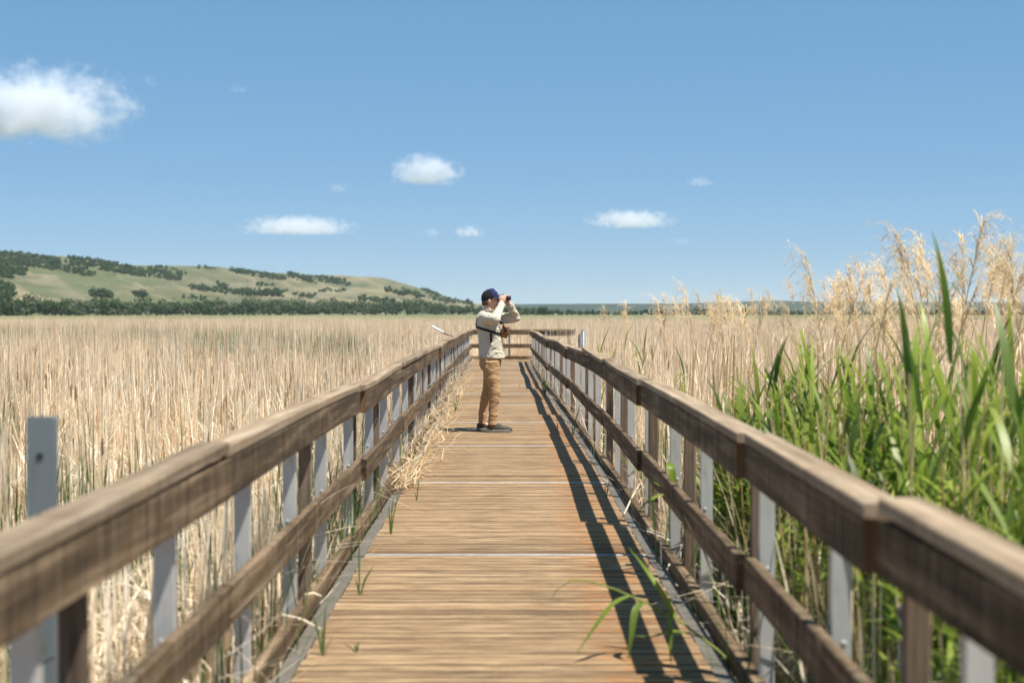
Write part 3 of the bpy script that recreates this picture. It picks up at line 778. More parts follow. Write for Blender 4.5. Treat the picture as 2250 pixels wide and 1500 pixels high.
spots.sort(key=lambda q:(q[1]-(2. if q[2]>1.2 else 0)))
for x,y,zt in spots[:245]: place_green(x,y,zt,gg,'green reeds beside the right railing')
ps=[]
for x,y,zt in spots[245:]:
    H,m,m2=random.choice(grp_); sc_=(zt-GZ)/(H+.22); a_=random.uniform(0,2*PI)
    for mm in (m,m2):
        n=len(mm.vertices); v=np.empty(n*3,dtype=np.float32); mm.vertices.foreach_get('co',v); v=v.reshape(-1,3)
        R=np.array([[math.cos(a_),math.sin(a_),0],[-math.sin(a_),math.cos(a_),0],[0,0,sc_]]); v=v@R+np.array([x,y,GZ])
        f=np.array([list(p.vertices) for p in mm.polygons]); t=np.empty(n,dtype=np.float32); mm.attributes['tone'].data.foreach_get('value',t); ps.append((v,f,t))
V,Fc,T=join(ps); tag(link('green_reed_growth',np_mesh('green_reed_growth',V,Fc,T,M['green'])),'farther green reeds filling in behind the nearest ones along the right railing','green reeds',kind='stuff')
mb=MB()
for k in range(620):
    y=random.uniform(2.8,13); x=cxf(y)+1.30+random.random()**1.3*2.6; h=random.uniform(.9,2.0); l=random.gauss(0,.05); q=random.gauss(0,.05)
    mb.tube([(x,y,GZ),(x+l*h*.5,y+q*h*.5,GZ+h*.5),(x+l*h,y+q*h,GZ+h)],[.0058,.005,.0035],5,random.uniform(0,1),cap=False)
tag(mb.build('dry_canes',M['stalk'],None,True),'old golden reed canes standing bare among the green reeds by the right railing','dry reeds',kind='stuff')
for (px,py,D,lb) in [(2112,640,5.0,'tallest green reed whose broad leaf tip reaches the sky in front of the plumes'),
                     (2230,735,4.6,'green reed with a broad blade leaning right at the picture border'),
                     (1652,735,8.3,'green reed with an upright leaf at the left end of the green stand'),
                     (1318,735,16.,'small green reed just outside the railing, nearest to the pale pipe'),
                     (1372,728,16.5,'small leafy green reed outside the railing, above the warped cap board'),
                     (1350,742,15.6,'low green reed growing between two taller ones outside the right railing'),
                     (1395,745,17.,'thin green reed with upright leaf among dry stems, right of the small leafy cluster'),
                     (1506,790,13.5,'sparse green reed alone among pale dry stems, right of the railing')]:
    q=at(px,py,D); place_green(q.x,q.y,q.z,lb,None,.8 if D>10 else 1.)

# one long reed leaning through the railing over the deck, with its leaves
lr=empty('leaning_reed',(1.25,5.5,GZ)); tag(lr,'green reed leaning in under the right railing and arching low over the near deck','reed')
def L_(p): return Vector(p)-lr.location
mb=MB(); st=[(1.25,5.5,GZ),(1.14,5.65,-.35),(1.0,5.8,-.08),(.86,5.9,.05),(.72,6.0,.145),(.58,6.02,.22),(.44,6.0,.285),(.32,6.,.325),(.25,6.0,.325),(.19,6.0,.285),(.165,6.,.24)]
mb.tube([L_(p) for p in st],[.006,.006,.0058,.0055,.005,.0045,.004,.0035,.003,.002,.001],8,.95); mb.build('stem',M['green'],lr,True)
def leaf(pts,w,parent,tone=.5,name='leaf',mat='green',nrm=(0,-.4,1)):
    pts=[Vector(p) for p in pts]
    # smooth spine
    Q=[]; 
    for i in range(len(pts)-1):
        p0=pts[max(i-1,0)];p1=pts[i];p2=pts[i+1];p3=pts[min(i+2,len(pts)-1)]
        for k in range(4):
            t=k/4; Q.append(.5*((2*p1)+(p2-p0)*t+(2*p0-5*p1+4*p2-p3)*t*t+(3*p1-p0-3*p2+p3)*t**3))
    Q.append(pts[-1]); n=len(Q); vs=[];fs=[]
    for i,p in enumerate(Q):
        t=i/(n-1); d=(Q[min(i+1,n-1)]-Q[max(i-1,0)]).normalized(); s=d.cross(Vector(nrm)).normalized()
        ww=w/2*float(np.interp(t,np.linspace(0,1,8),LEAFP)); nn=s.cross(d)
        vs+= [p-s*ww+nn*ww*.25, p, p+s*ww+nn*ww*.25]
    for i in range(n-1):
        for k in range(2): fs.append((i*3+k,i*3+k+1,(i+1)*3+k+1,(i+1)*3+k))
    mb=MB(); mb.add(vs,fs,tone); return mb.build(name,M[mat],parent,True)
for pts_,w,t in [([(.70,6.,.155),(.64,6.05,.26),(.57,6.1,.36),(.50,6.1,.45)],.028,.45),
    ([(.56,6.02,.23),(.52,5.97,.20),(.50,5.93,.10),(.485,5.92,-.0)],.032,.3),
    ([(.50,6.,.26),(.42,5.95,.23),(.34,5.9,.14),(.26,5.88,.03)],.024,.5),
    ([(.80,5.95,.09),(.68,5.9,.13),(.58,5.85,.12),(.50,5.82,.13)],.02,.6),
    ([(.66,6.,.19),(.66,5.9,.14),(.655,5.86,.06),(.66,5.85,-.0)],.018,.4),
    ([(.98,5.8,-.06),(1.0,5.7,.12),(.98,5.6,.22),(.93,5.5,.26)],.026,.4)]:
    leaf([L_(p) for p in pts_],w,lr,t)
# a leafy shoot poking through the right railing further on
sh=empty('green_shoot',(1.2,8.3,GZ)); tag(sh,'green shoot with a broad hanging leaf twisted through the middle rail of the right railing','reed')
def S_(p): return Vector(p)-sh.location
mb=MB(); mb.tube([S_(p) for p in [(1.2,8.3,GZ),(1.12,8.2,-.1),(1.02,8.15,.2),(.93,8.1,.36),(.9,8.1,.5),(.9,8.1,.62)]],[.005,.005,.0045,.004,.003,.002],6,.8); mb.build('stem',M['green'],sh,True)
for pts_,w,t in [([(.9,8.1,.6),(.90,8.05,.57),(.93,8.05,.45),(.95,8.05,.33)],.05,.5),([(.92,8.1,.42),(.80,8.05,.50),(.68,8.,.58),(.6,8.,.66)],.02,.6),([(.93,8.1,.36),(.86,8.,.43),(.76,7.95,.40),(.7,7.95,.33)],.03,.75),([(.95,8.1,.3),(1.0,8.,.4),(1.06,7.9,.48),(1.12,7.9,.47)],.02,.5)]:
    leaf([S_(p) for p in pts_],w,sh,t)

# ------------------------------------------------------------------ litter and sprouts on the deck
def straw(n, xf, yf, zf, Lr, Wr=(.005,.012), th=(1.1,1.75)):
    b=np.stack([xf(n),yf(n),zf(n)],1)
    return ribbons(b,U(0,2*PI,n),U(*th,n),rng.normal(0,.3,n),np.where(rng.random(n)<.3,U(.3,.7,n),2),U(-.8,.8,n),U(*Lr,n),U(*Wr,n),4,tone=U(.3,1,n),prof=[.9,1,1,.9,.5])[:3]
def gx(mu,sd): return lambda n: rng.normal(mu,sd,n)
ps=[]
for (mx,my,sx,sy,n,h) in [(-.95,11.9,.05,.28,170,.14),(-.93,13.1,.08,.5,150,.12),(-.90,16.4,.12,1.5,300,.22),(-.95,22.,.10,2.5,300,.22),(-1.1,30,.07,4,140,.16),(-1.25,39,.06,4,120,.16)]:
    ps.append(straw(n,gx(mx,sx),gx(my,sy),lambda n,h=h:.01+np.abs(rng.normal(0,h/2,n)),(.10,.34)))
V,Fc,T=join(ps); tag(link('reed_litter',np_mesh('reed_litter',V,Fc,T,M['straw'])),'heaps of broken dry reed pieces lodged along the left toe board','reed litter',kind='stuff')
n=150; y_=U(4,44,n); x_=np.array([cxf(v) for v in y_])-U(.95,1.15,n)
r=ribbons(np.stack([x_,y_,U(-.1,.5,n)],1),rng.normal(0,.9,n),U(.2,1.2,n),rng.normal(.3,.5,n),np.where(rng.random(n)<.5,U(.3,.8,n),2),U(.3,1.6,n),U(.2,.5,n),U(.006,.013,n),5,tone=U(.3,1,n))
tag(link('bent_dry_stems',np_mesh('bent_dry_stems',r[0],r[1],r[2],M['dry'])),'bent dry stems poking through the left railing towards the deck','dry reeds',kind='stuff')
n=270; y_=np.concatenate([U(2.2,11,190),U(11,44,80)]); sd=np.where(rng.random(n)<.72,-1,1); x_=np.array([cxf(v) for v in y_])+sd*U(.9,1.12,n)
r=ribbons(np.stack([x_,y_,np.full(n,-.25)],1),U(0,2*PI,n),U(.02,.3,n),rng.normal(.1,.3,n),np.where(rng.random(n)<.2,U(.5,.8,n),2),U(.3,1.,n),U(.35,.95,n),U(.006,.013,n),6,tone=U(.1,1,n))
tag(link('green_edge_blades',np_mesh('green_edge_blades',r[0],r[1],r[2],M['greenc'])),'thin green cattail blades growing up between the railings and the deck edge','green reeds',kind='stuff')

def tuft(label,px,py,blades,grp=None):
    q=on_deck(px,py); root=empty('grass_tuft',(q.x,q.y,0)); tag(root,label,'grass tuft','green sprouts growing through the deck' if grp is None else grp)
    for (dx,h,w,t,mt) in blades:
        leaf([(dx*.1,0,-.01),(dx*.35,.0,h*.4),(dx*.8,.0,h*.8),(dx*1.1,0.005,h)],w,root,t,'blade',mt,nrm=(0,1,.1))
tuft('three short green blades and a bent brown one on the near left deck edge',708,1442,[(-.05,.20,.010,.7,'greenc'),(-.005,.12,.010,.8,'greenc'),(.012,.22,.009,.6,'greenc'),(.045,.085,.008,.3,'dry')])
tuft('tiny pair of green blades on the planks, lowest left of the deck',783,1435,[(-.01,.035,.009,.5,'greenc'),(.008,.05,.007,.5,'greenc'),(-.06,.04,.005,.1,'greenc')])
tuft('tall thin green blades above the small seam, by the second deck joint from below',788,1307,[(-.02,.09,.008,.6,'greenc'),(.0,.32,.009,.7,'greenc'),(.07,.15,.010,.5,'greenc'),(.035,.06,.006,.2,'dry')])
tuft('green blades just past the bright joint strip, leaning right beside the left toe board',857,1175,[(-.01,.20,.009,.6,'greenc'),(.02,.26,.009,.7,'greenc'),(.06,.3,.008,.5,'greenc')])
tuft('one curved green blade rising beside the big straw heap',915,1100,[(.02,.18,.008,.5,'greenc'),(-.015,.07,.006,.5,'greenc')])
tuft('small green sprout in the shade stripes near the right deck edge, past the second joint',1332,1095,[(-.01,.12,.008,.5,'greenc'),(.02,.08,.008,.5,'greenc'),(.03,.16,.007,.5,'greenc')])
tuft('little green sprout in the shadow of the right railing, level with the person\'s feet',1225,945,[(-.01,.15,.008,.5,'greenc'),(.01,.10,.007,.5,'greenc')])
tuft('tall curved green blade leaning against the right toe board, near the person',1258,958,[(.09,.38,.014,.4,'greenc'),(.0,.15,.01,.5,'greenc')])
tuft('dense green tuft far down the right edge of the deck, in the rail shadow',1197,868,[(-.06,.25,.02,.3,'greenc'),(-.02,.35,.02,.2,'greenc'),(.03,.33,.02,.3,'greenc'),(.06,.22,.02,.4,'greenc'),(.0,.28,.02,.3,'greenc')])
tuft('single faint blade in the middle of the planks behind the person',1141,850,[(.02,.08,.01,.4,'greenc')])
tuft('green blades leaning in at the left edge of the deck behind the person',1000,905,[(.06,.22,.014,.4,'greenc'),(.03,.28,.012,.4,'greenc'),(-.02,.2,.012,.5,'greenc')])
# small fallen stem pieces
def stick(label,a,b,w,mt='straw'):
    mb=MB(); mid=(Vector(a)+Vector(b))/2+Vector((0,.01,.01)); mb.tube([a,mid,b],[w,w*1.05,w*.7],6,.9); o=mb.build('reed_piece',M[mt],None,True); tag(o,label,'dry stem','broken reed pieces by the deck')
stick('straight pale broken reed piece lying across the near left toe board',on_deck(618,1352,.10),on_deck(705,1385,.03),.006,'dry')
stick('short pale reed stub resting on the left toe board above the longer broken piece',on_deck(668,1308,.11),on_deck(705,1311,.10),.006,'dry')
stick('pale reed piece leaning up against the right toe board past the first joint',on_deck(1372,1130,.02),on_deck(1408,1060,.12),.006,'dry')

# leaning white-and-brown marker beyond the left railing
q=at(950,717,30); mk=empty('marker_pole',(q.x,q.y,q.z)); tag(mk,'white tube on a bent brown stick leaning over the reeds beyond the left railing','marker')
mb=MB(); mb.tube([(0,0,0),(.24,0,-.135)],[.024,.024],12); mb.build('white_tube',plain('white_tube',(.8,.82,.78),.5),mk,True)
mb=MB(); mb.tube([(.235,0,-.132),(.32,0,-.18),(.42,0,-.195),(.46,0,-.6),(.5,0,-1.9)],[.014,.013,.012,.012,.012],8); mb.build('stick',M['bark'],mk,True)
q=at(1790,707,60); sg=empty('small_sign',(q.x,q.y,GZ)); tag(sg,'tiny white board on a stake, far out in the dry reeds to the right','sign')
mb=MB(); mb.beam([(-.09,0,q.z-GZ),(.09,0,q.z-GZ)],.02,.10); mb.build('board',plain('white_board',(.8,.8,.78)),sg)
mb=MB(); mb.tube([(0,.02,0),(0,.02,q.z-GZ)],.015,6); mb.build('stake',M['bark'],sg)

# ------------------------------------------------------------------ person
def skin_mat():
    m,nt,out=mat_new('skin'); g=noise_n(nt,mapping(nt,(60,60,60)),1,3)
    c=mix_rgb(nt,g,(.56,.31,.21),(.66,.39,.28)); p=principled(nt,out,c,.5,.35)
    p.inputs['Subsurface Weight'].default_value=.12; p.inputs['Subsurface Radius'].default_value=(.02,.008,.004); return m
def cloth(name,col,wr=.35,sc=26):
    m,nt,out=mat_new(name); g=noise_n(nt,mapping(nt,(sc,sc,sc*.6)),1,4,.6,.6); g2=noise_n(nt,mapping(nt,(300,300,300)),1,2)
    c=mix_rgb(nt,g,[x*.88 for x in col],[min(1,x*1.1) for x in col])
    c=mix_rgb(nt,math_n(nt,'MULTIPLY',g2,.25),c,[x*.8 for x in col])
    p=principled(nt,out,c,.85,.15,0,g,wr,.012); p.inputs['Sheen Weight'].default_value=.1; return m
M['skin']=skin_mat(); M['shirt']=cloth('khaki_shirt',(.54,.48,.375),.12); M['trousers']=cloth('tan_trousers',(.41,.25,.125),.2)
M['capblue']=cloth('blue_cap_cloth',(.018,.026,.085),.1,60); M['capmesh']=cloth('black_cap_mesh',(.012,.012,.016),.3,200)
M['hair']=plain('brown_hair',(.09,.045,.025),.6,nsc=120); M['black']=plain('black_strap',(.012,.012,.014),.6); M['rubber']=plain('black_rubber',(.02,.02,.022),.35,.5)
M['leather']=plain('brown_leather',(.24,.095,.035),.45,.4,bstr=.3); M['tanleather']=plain('tan_leather',(.42,.25,.11),.6,.3)
M['shoe']=plain('grey_shoe_fabric',(.075,.068,.06),.8,nsc=60); M['sole']=plain('grey_sole',(.24,.22,.19),.8); M['glass']=plain('dark_lens',(.01,.01,.012),.08,.7,var=0)
M['white']=plain('white_stitch',(.75,.75,.75)); M['lip']=plain('lips',(.45,.17,.13),.5); M['eye']=plain('eye_white',(.8,.78,.75),.3); M['button']=plain('button',(.2,.17,.13),.4)
PX,PY=(1081.4-1125)*17.56/F,17.56
man=empty('person',(PX,PY,.002)); tag(man,'person in khaki shirt, tan trousers and blue cap standing sideways on the deck, raising binoculars','person')
Z3=Matrix.Identity(3)
# body: one continuous surface
mb=MB(); e=mb.ellipsoid; tb=mb.tube
e((-.028,0,1.642),(.098,.074,.098)); e((.0,0,1.60),(.078,.064,.075)); e((.018,0,1.548),(.056,.05,.046)); e((.045,0,1.525),(.026,.026,.022))
e((.074,0,1.592),(.018,.012,.016)); tb([(.062,0,1.628),(.086,0,1.588)],[.008,.011],8)      # nose
e((.062,0,1.556),(.014,.022,.012))                                                        # mouth mound
for s in (-1,1):
    e((-.035,s*.074,1.606),(.021,.011,.033)); e((-.032,s*.083,1.612),(.016,.006,.024)); e((.045,s*.038,1.59),(.022,.022,.02))
    e((.058,s*.03,1.647),(.02,.03,.01))
tb([(-.065,0,1.40),(-.035,0,1.56)],[.062,.056],16)
mb.loft([(.86,-.02,0,.09,.12),(1.0,-.01,0,.10,.13),(1.2,-.03,0,.11,.14),(1.36,-.055,0,.105,.155),(1.43,-.07,0,.08,.13)])
for a,b,c,r in [((-.09,-.15,1.41),(.04,-.36,1.385),(.112,-.135,1.56),(.05,.042,.028)),((-.05,.15,1.41),(.285,.215,1.405),(.222,.085,1.565),(.05,.042,.028))]:
    tb([a,b],[r[0],r[1]],12); e(b,(r[1],)*3); tb([b,c],[r[1]*.95,r[2]],12); e(c,(r[2],)*3)
tb([(-.01,-.09,.88),(.005,-.105,.70),(.037,-.122,.49),(.012,-.13,.25),(.012,-.13,.09)],[.075,.065,.048,.036,.034],12); tb([(-.03,.09,.88),(-.026,.10,.70),(-.053,.118,.51),(-.080,.124,.42),(-.118,.13,.25),(-.124,.13,.09)],[.07,.058,.044,.042,.034,.034],12)
# feet inside the shoes
tb([(.01,-.13,.09),(.10,-.13,.055),(.18,-.135,.04)],[.038,.032,.022],10); tb([(-.115,.13,.09),(-.03,.13,.055),(.04,.135,.04)],[.038,.032,.022],10)
def hand(side,wr,px_,barz,by):
    """palm beside the barrel, four fingers over its top, thumb below"""
    y0=by+side*.036
    e((px_,y0+side*.004,barz-.018),(.043,.015,.042)); tb([wr,(px_-.012,y0+side*.006,barz-.045)],[.027,.026],10)
    for k,(dx,ln) in enumerate([(.036,.95),(.014,1.06),(-.008,1.0),(-.029,.82)]):
        x=px_+dx; P=[(x,y0+side*.004,barz+.006),(x+.003,y0-side*.004,barz+.028*ln+.004),(x+.004,y0-side*.022*ln,barz+.037),(x+.003,y0-side*.040*ln,barz+.034)]
        tb(P,[.0095,.0092,.0085,.0074],8); 
        for q,r in zip(P,(.0096,.0094,.0087,.0074)): e(q,(r,r,r),nu=8,nv=6)
    P=[(px_-.02,y0,barz-.04),(px_+.004,y0-side*.014,barz-.038),(px_+.026,y0-side*.027,barz-.034)]
    tb(P,[.0125,.0105,.009],8); e(P[-1],(.009,.009,.009),nu=8,nv=6)
BZ=1.640
hand(-1,(.112,-.135,1.56),.128,BZ,-.033); hand(1,(.222,.085,1.565),.178,BZ,.033)
mb.blob('body',M['skin'],man,.0055,3)
# hair, glasses, lips, eyes
mb=MB(); mb.ellipsoid((-.062,0,1.617),(.068,.074,.062)); mb.ellipsoid((-.095,0,1.585),(.035,.055,.04))
for s in (-1,1): mb.ellipsoid((-.012,s*.066,1.638),(.018,.010,.026)); mb.ellipsoid((-.062,s*.066,1.59),(.024,.014,.035))
mb.blob('hair',M['hair'],man,.006,2,disp=lambda c:.003*noise.noise(c*90))
mb=MB()
for s in (-1,1):
    mb.ellipsoid((.078,s*.032,1.627),(.010,.030,.022)); mb.tube([(.075,s*.055,1.634),(.03,s*.073,1.632),(-.03,s*.079,1.625)],[.004,.003,.003],6)
mb.tube([(.086,-.012,1.632),(.086,.012,1.632)],.003,6); mb.build('sunglasses',M['glass'],man,True)
for s in (-1,1):
    mb=MB(); mb.ellipsoid((.056,s*.03,1.627),(.012,.012,.012)); mb.build('eye',M['eye'],man,True)
mb=MB(); mb.ellipsoid((.072,0,1.562),(.007,.02,.004)); mb.ellipsoid((.071,0,1.554),(.007,.018,.0045)); mb.build('lips',M['lip'],man,True)
# cap
cap=empty('cap',(-.026,0,1.648)); cap.parent=man; cap.rotation_euler=(0,-math.radians(17),0)
def capshell(f0,f1,name,mt):
    vs=[];fs=[]; nu,nv=18,9
    for layer,off in ((0,.0),(1,-.004)):
        for j in range(nv+1):
            ph=PI/2*j/nv
            for i in range(nu+1):
                a=f0+(f1-f0)*i/nu; front=max(0,math.cos(a))
                rx=.112+off; ry=.086+off; h=.108+off+.012*front*math.sin(ph*2)
                q=math.cos(ph)**.72
                vs.append((rx*q*math.cos(a),ry*q*math.sin(a),h*math.sin(ph)-.012*(1-front)*math.cos(ph)))
    n=(nu+1)*(nv+1)
    for j in range(nv):
        for i in range(nu):
            b=j*(nu+1)+i; fs.append((b,b+1,b+nu+2,b+nu+1)); c=b+n; fs.append((c,c+nu+1,c+nu+2,c+1))
    for i in range(nu): fs.append((i,i+n,i+1+n,i+1))
    mb=MB(); mb.add(vs,fs); return mb.build(name,M[mt],cap,True)
capshell(-1.15,1.15,'front_panel','capblue'); capshell(1.15,2*PI-1.15,'mesh_back','capmesh')
vs=[];fs=[]; nb=14
for lay,dz in ((0,0),(1,-.005)):
    for j in range(5):
        for i in range(nb+1):
            a=-1.12+2.24*i/nb; ex=.072*j/4*math.cos(a*1.15)**.6 if abs(a*1.15)<PI/2 else 0
            x=.110*math.cos(a)+ex; y=.085*math.sin(a)*(1+.02*j); vs.append((x,y,.004+dz-.020*(y/.085)**2*(.4+j*.15)-.006*j/4))
n=(nb+1)*5
for j in range(4):
    for i in range(nb):
        b=j*(nb+1)+i; fs.append((b,b+nb+1,b+nb+2,b+1)); fs.append((b+n,b+n+1,b+n+nb+2,b+n+nb+1))
for i in range(nb): b=4*(nb+1)+i; fs.append((b,b+n,b+n+1,b+1))
mb=MB(); mb.add(vs,fs); mb.build('brim',M['capblue'],cap,True)
mb=MB(); mb.ellipsoid((0,0,.109),(.008,.008,.005),nu=10,nv=6); mb.build('top_button',M['capblue'],cap,True)
mb=MB()   # small white stitched emblem on the front
for (y,z,w_,h_) in [(-.022,.062,.010,.016),(-.006,.070,.012,.020),(.010,.064,.012,.014),(.022,.058,.006,.012)]:
    mb.ellipsoid((.104-abs(y)*.25-(z-.055)*.55,y,z),(.004,w_/2,h_/2),nu=8,nv=6)
mb.build('emblem',M['white'],cap,True)
# shirt
def wr(amp,fz,seed):
    def f(c):
        w_=noise.noise_vector(c*5)*.05; q=c+w_
        v=1-abs(noise.noise(Vector((q.x*7+seed+q.z*4,q.y*7,q.z*fz-q.x*5))))*2.6
        u=1-abs(noise.noise(Vector((q.x*14-q.z*9,q.y*12+seed,q.z*fz*1.7+q.x*8))))*2.6
        return amp*(.9*max(0,v)**2+.55*max(0,u)**2-.45)
    return f
mb=MB(); TOR=[(.905,.002,0,.158,.178),(.93,.0,0,.157,.178),(1.0,-.008,0,.148,.172),(1.12,-.02,0,.144,.168),(1.25,-.042,0,.143,.185),(1.34,-.056,0,.138,.198),(1.41,-.07,0,.122,.185),(1.455,-.072,0,.098,.14),(1.485,-.06,0,.075,.085)]
mb.loft(TOR,32,power=2.25)
for (a,b,c,ra,rb,rc) in [((-.085,-.155,1.405),(.04,-.365,1.383),(.103,-.175,1.525),.075,.060,.044),((-.05,.155,1.405),(.288,.215,1.402),(.233,.105,1.535),.075,.060,.046)]:
    a,b,c=map(Vector,(a,b,c)); mb.tube([a,a.lerp(b,.5)+Vector((0,0,-.008)),b],[ra,(ra+rb)/2,rb],16); mb.ellipsoid(a,(ra,)*3); mb.ellipsoid(b,(rb*1.0,)*3); mb.tube([b,b.lerp(c,.5)+Vector((.003,0,0)),c],[rb*.95,(rb+rc)/2,rc],16)
shirt=mb.blob('shirt',M['shirt'],man,.0085,3,disp=wr(.010,8,3.))
mb=MB()   # standing collar with two points
pts_=[];
for k in range(15):
    a=PI*.12+(2*PI-PI*.24)*k/14; pts_.append((-.048+.070*math.cos(a),.068*math.sin(a),1.492+.012*math.cos(a)*-1))
mb.beam(pts_,.008,.045,ch=.002,up=(0,0,1))
for s in (-1,1): mb.add([(.018,s*.028,1.505),(.0,s*.066,1.512),(.045,s*.06,1.455),(.055,s*.035,1.462),(.015,s*.026,1.495),(-.003,s*.062,1.50),(.040,s*.056,1.447),(.050,s*.031,1.452)],[(0,1,2,3),(4,7,6,5),(0,3,7,4),(3,2,6,7),(2,1,5,6),(1,0,4,5)])
mb.build('collar',M['shirt'],shirt)
for c,d,r in [((.103,-.175,1.525),(.118,-.128,1.563),.041),((.233,.105,1.535),(.222,.08,1.572),.043)]:
    c=Vector(c);d=Vector(d); mb=MB(); mb.tube([c,c.lerp(d,.5),d,d,c],[r,r+.002,r+.003,r-.004,r-.008],20,cap=False); cf=mb.build('cuff',M['shirt'],shirt,True)
    mb=MB(); n_=Vector((0,-1,.2)).normalized(); 
    for q in (.3,.8): mb.ellipsoid(c.lerp(d,q)+n_*(r+.001),(.006,.004,.006),nu=8,nv=5)
    mb.build('button',M['button'],shirt,True)
mb=MB(); mb.beam([(.163,-.02,.915),(.143,-.02,1.0),(.130,-.02,1.12),(.106,-.02,1.25),(.086,-.02,1.34)],.03,.006,up=(1,0,0)); mb.build('placket',M['shirt'],shirt)
# trousers
mb=MB(); mb.loft([(.76,-.02,0,.11,.14),(.82,-.025,0,.134,.165),(.88,-.02,0,.141,.172),(.96,-.008,0,.138,.168)],28,power=2.2)
def leg(pts,rs):
    mb.tube(pts,rs,18)
leg([(-.01,-.088,.86),(.005,-.105,.70),(.038,-.122,.50),(.026,-.127,.42),(.012,-.13,.25),(.012,-.13,.085)],[.108,.091,.072,.066,.054,.057])
leg([(-.03,.088,.86),(-.026,.10,.70),(-.052,.118,.52),(-.080,.124,.42),(-.118,.13,.25),(-.126,.13,.082)],[.106,.085,.068,.063,.052,.054])
def trw(c):
    k=noise.noise(Vector((c.x*6,c.y*6,c.z*13)))*.006+noise.noise(Vector((c.x*14+4,c.y*14,c.z*30)))*.004
    low=max(0,1-abs(c.z-.17)/.12)+.7*max(0,1-abs(c.z-.47)/.1)+.5*max(0,1-abs(c.z-.78)/.07)
    return 1.5*k+low*.0018*math.sin(c.z*150+c.x*30+3*noise.noise(c*9))
tr=mb.blob('trousers',M['trousers'],man,.0085,3,disp=trw)
mb=MB(); mb.beam([(-.075,-.176,.82),(-.035,-.186,.80)],.05,.004,up=(0,1,0)); mb.build('pocket',M['trousers'],tr)
# shoes
def shoe(x0,y,rot):
    r=empty('shoe',(x0,y,0),rot); r.parent=man
    out=[(-.012,0),(.0,-.030),(.04,-.037),(.10,-.036),(.16,-.042),(.22,-.046),(.27,-.037),(.30,-.015),(.305,.008),(.29,.032),(.24,.046),(.17,.044),(.10,.036),(.04,.036),(.0,.030)]
    mb=MB(); n=len(out); lv=[(0,.96),(.006,1.02),(.028,1.04),(.036,.98)]
    vs=[(.145+(px-.145)*s_,py*s_,z+(.012*max(0,(px-.24)/.06) if z<.03 else .008*max(0,(px-.24)/.06))) for z,s_ in lv for px,py in out]
    fs=[(i*n+k,i*n+(k+1)%n,(i+1)*n+(k+1)%n,(i+1)*n+k) for i in range(3) for k in range(n)]+[tuple(range(n-1,-1,-1)),tuple(range(3*n,4*n))]
    mb.add(vs,fs); mb.build('sole',M['sole'],r)
    mb=MB(); mb.ellipsoid((.225,0,.045),(.078,.045,.034)); mb.ellipsoid((.13,0,.055),(.09,.038,.042)); mb.ellipsoid((.05,0,.06),(.062,.036,.052)); mb.tube([(.055,0,.05),(.062,0,.115)],[.046,.048],16)
    mb.tube([(.08,0,.095),(.17,0,.072)],[.032,.028],12)
    up=mb.blob('upper',M['shoe'],r,.006,3)
    mb=MB()
    for k in range(4):
        x=.105+.024*k; z=.120-.011*k; mb.tube([(x,-.024,z-.012),(x+.004,0,z-.002),(x+.008,.024,z-.012)],.0028,6)
    mb.build('laces',M['black'],r,True)
    mb=MB(); mb.ellipsoid((.278,0,.036),(.030,.036,.020)); mb.build('toe_cap',M['rubber'],r,True)
shoe(-.055,-.13,-.10); shoe(-.185,.13,.06)
# binoculars, held in both hands
bi=empty('binoculars',(PX,PY,.002)); tag(bi,'small black binoculars held to the eyes of the person on the deck','binoculars')
for s in (-1,1):
    mb=MB(); y=s*.033; mb.tube([(.100,y,BZ-.004),(.118,y,BZ-.002),(.12,y,BZ),(.155,y,BZ+.002),(.165,y,BZ+.003),(.205,y,BZ+.006),(.228,y,BZ+.008),(.232,y,BZ+.008)],[.017,.017,.0195,.021,.0235,.026,.028,.027],20); br=mb.build('barrel',M['rubber'],bi,True)
    mb=MB(); mb.tube([(.2315,y,BZ+.008),(.2335,y,BZ+.008)],[.0235,.0235],20); mb.build('objective_lens',M['glass'],br)
mb=MB(); mb.tube([(.135,0,BZ+.008),(.185,0,BZ+.010)],[.010,.010],12); mb.tube([(.150,-.02,BZ),(.150,.02,BZ)],.008,8); mb.tube([(.185,-.02,BZ+.003),(.185,.02,BZ+.003)],.008,8); mb.build('hinge',M['rubber'],bi,True)
# chest harness with leather case
hb=empty('chest_bag',(PX,PY,.002)); tag(hb,'brown leather case on a black chest harness, hanging on the front of the person','bag')
def torso(z):
    zs=[t[0] for t in TOR]; f=lambda i: float(np.interp(z,zs,[t[i] for t in TOR])); return f(1),f(3),f(4)
def around(a,z,off):
    xc,rx,ry=torso(z); ca,sa=math.cos(a),math.sin(a); q=(abs(ca)**2.25+abs(sa)**2.25)**(-1/2.25)
    return Vector((xc+(rx+off)*ca*q,(ry+off)*sa*q,z))
mb=MB(); pts_=[]
for k in range(41):
    a=2*PI*k/40; z=1.245-.048*math.cos(a); p=around(a,z,.009); pts_.append(p)
mb.beam(pts_,.006,.030,ch=.001,up=(0.25,0,1)); mb.build('chest_strap',M['black'],hb)
for s in (-1,1):
    pts_=[(.118,s*.07,1.33),(.095,s*.085,1.375),(.062,s*.095,1.43),(.01,s*.098,1.475),(-.06,s*.098,1.492),(-.125,s*.09,1.46),(-.185,s*.06,1.38),(-.196,s*.02,1.30)]
    mb=MB(); mb.beam(pts_,.026,.006,ch=.001,up=(0,0,1) if False else (.3,0,1)); mb.build('shoulder_strap',M['black'],hb)
    mb=MB(); mb.ellipsoid((.112,s*.072,1.345),(.022,.016,.028)); mb.ellipsoid((.098,s*.080,1.375),(.014,.012,.02)); mb.build('buckle',M['rubber'],hb,True)
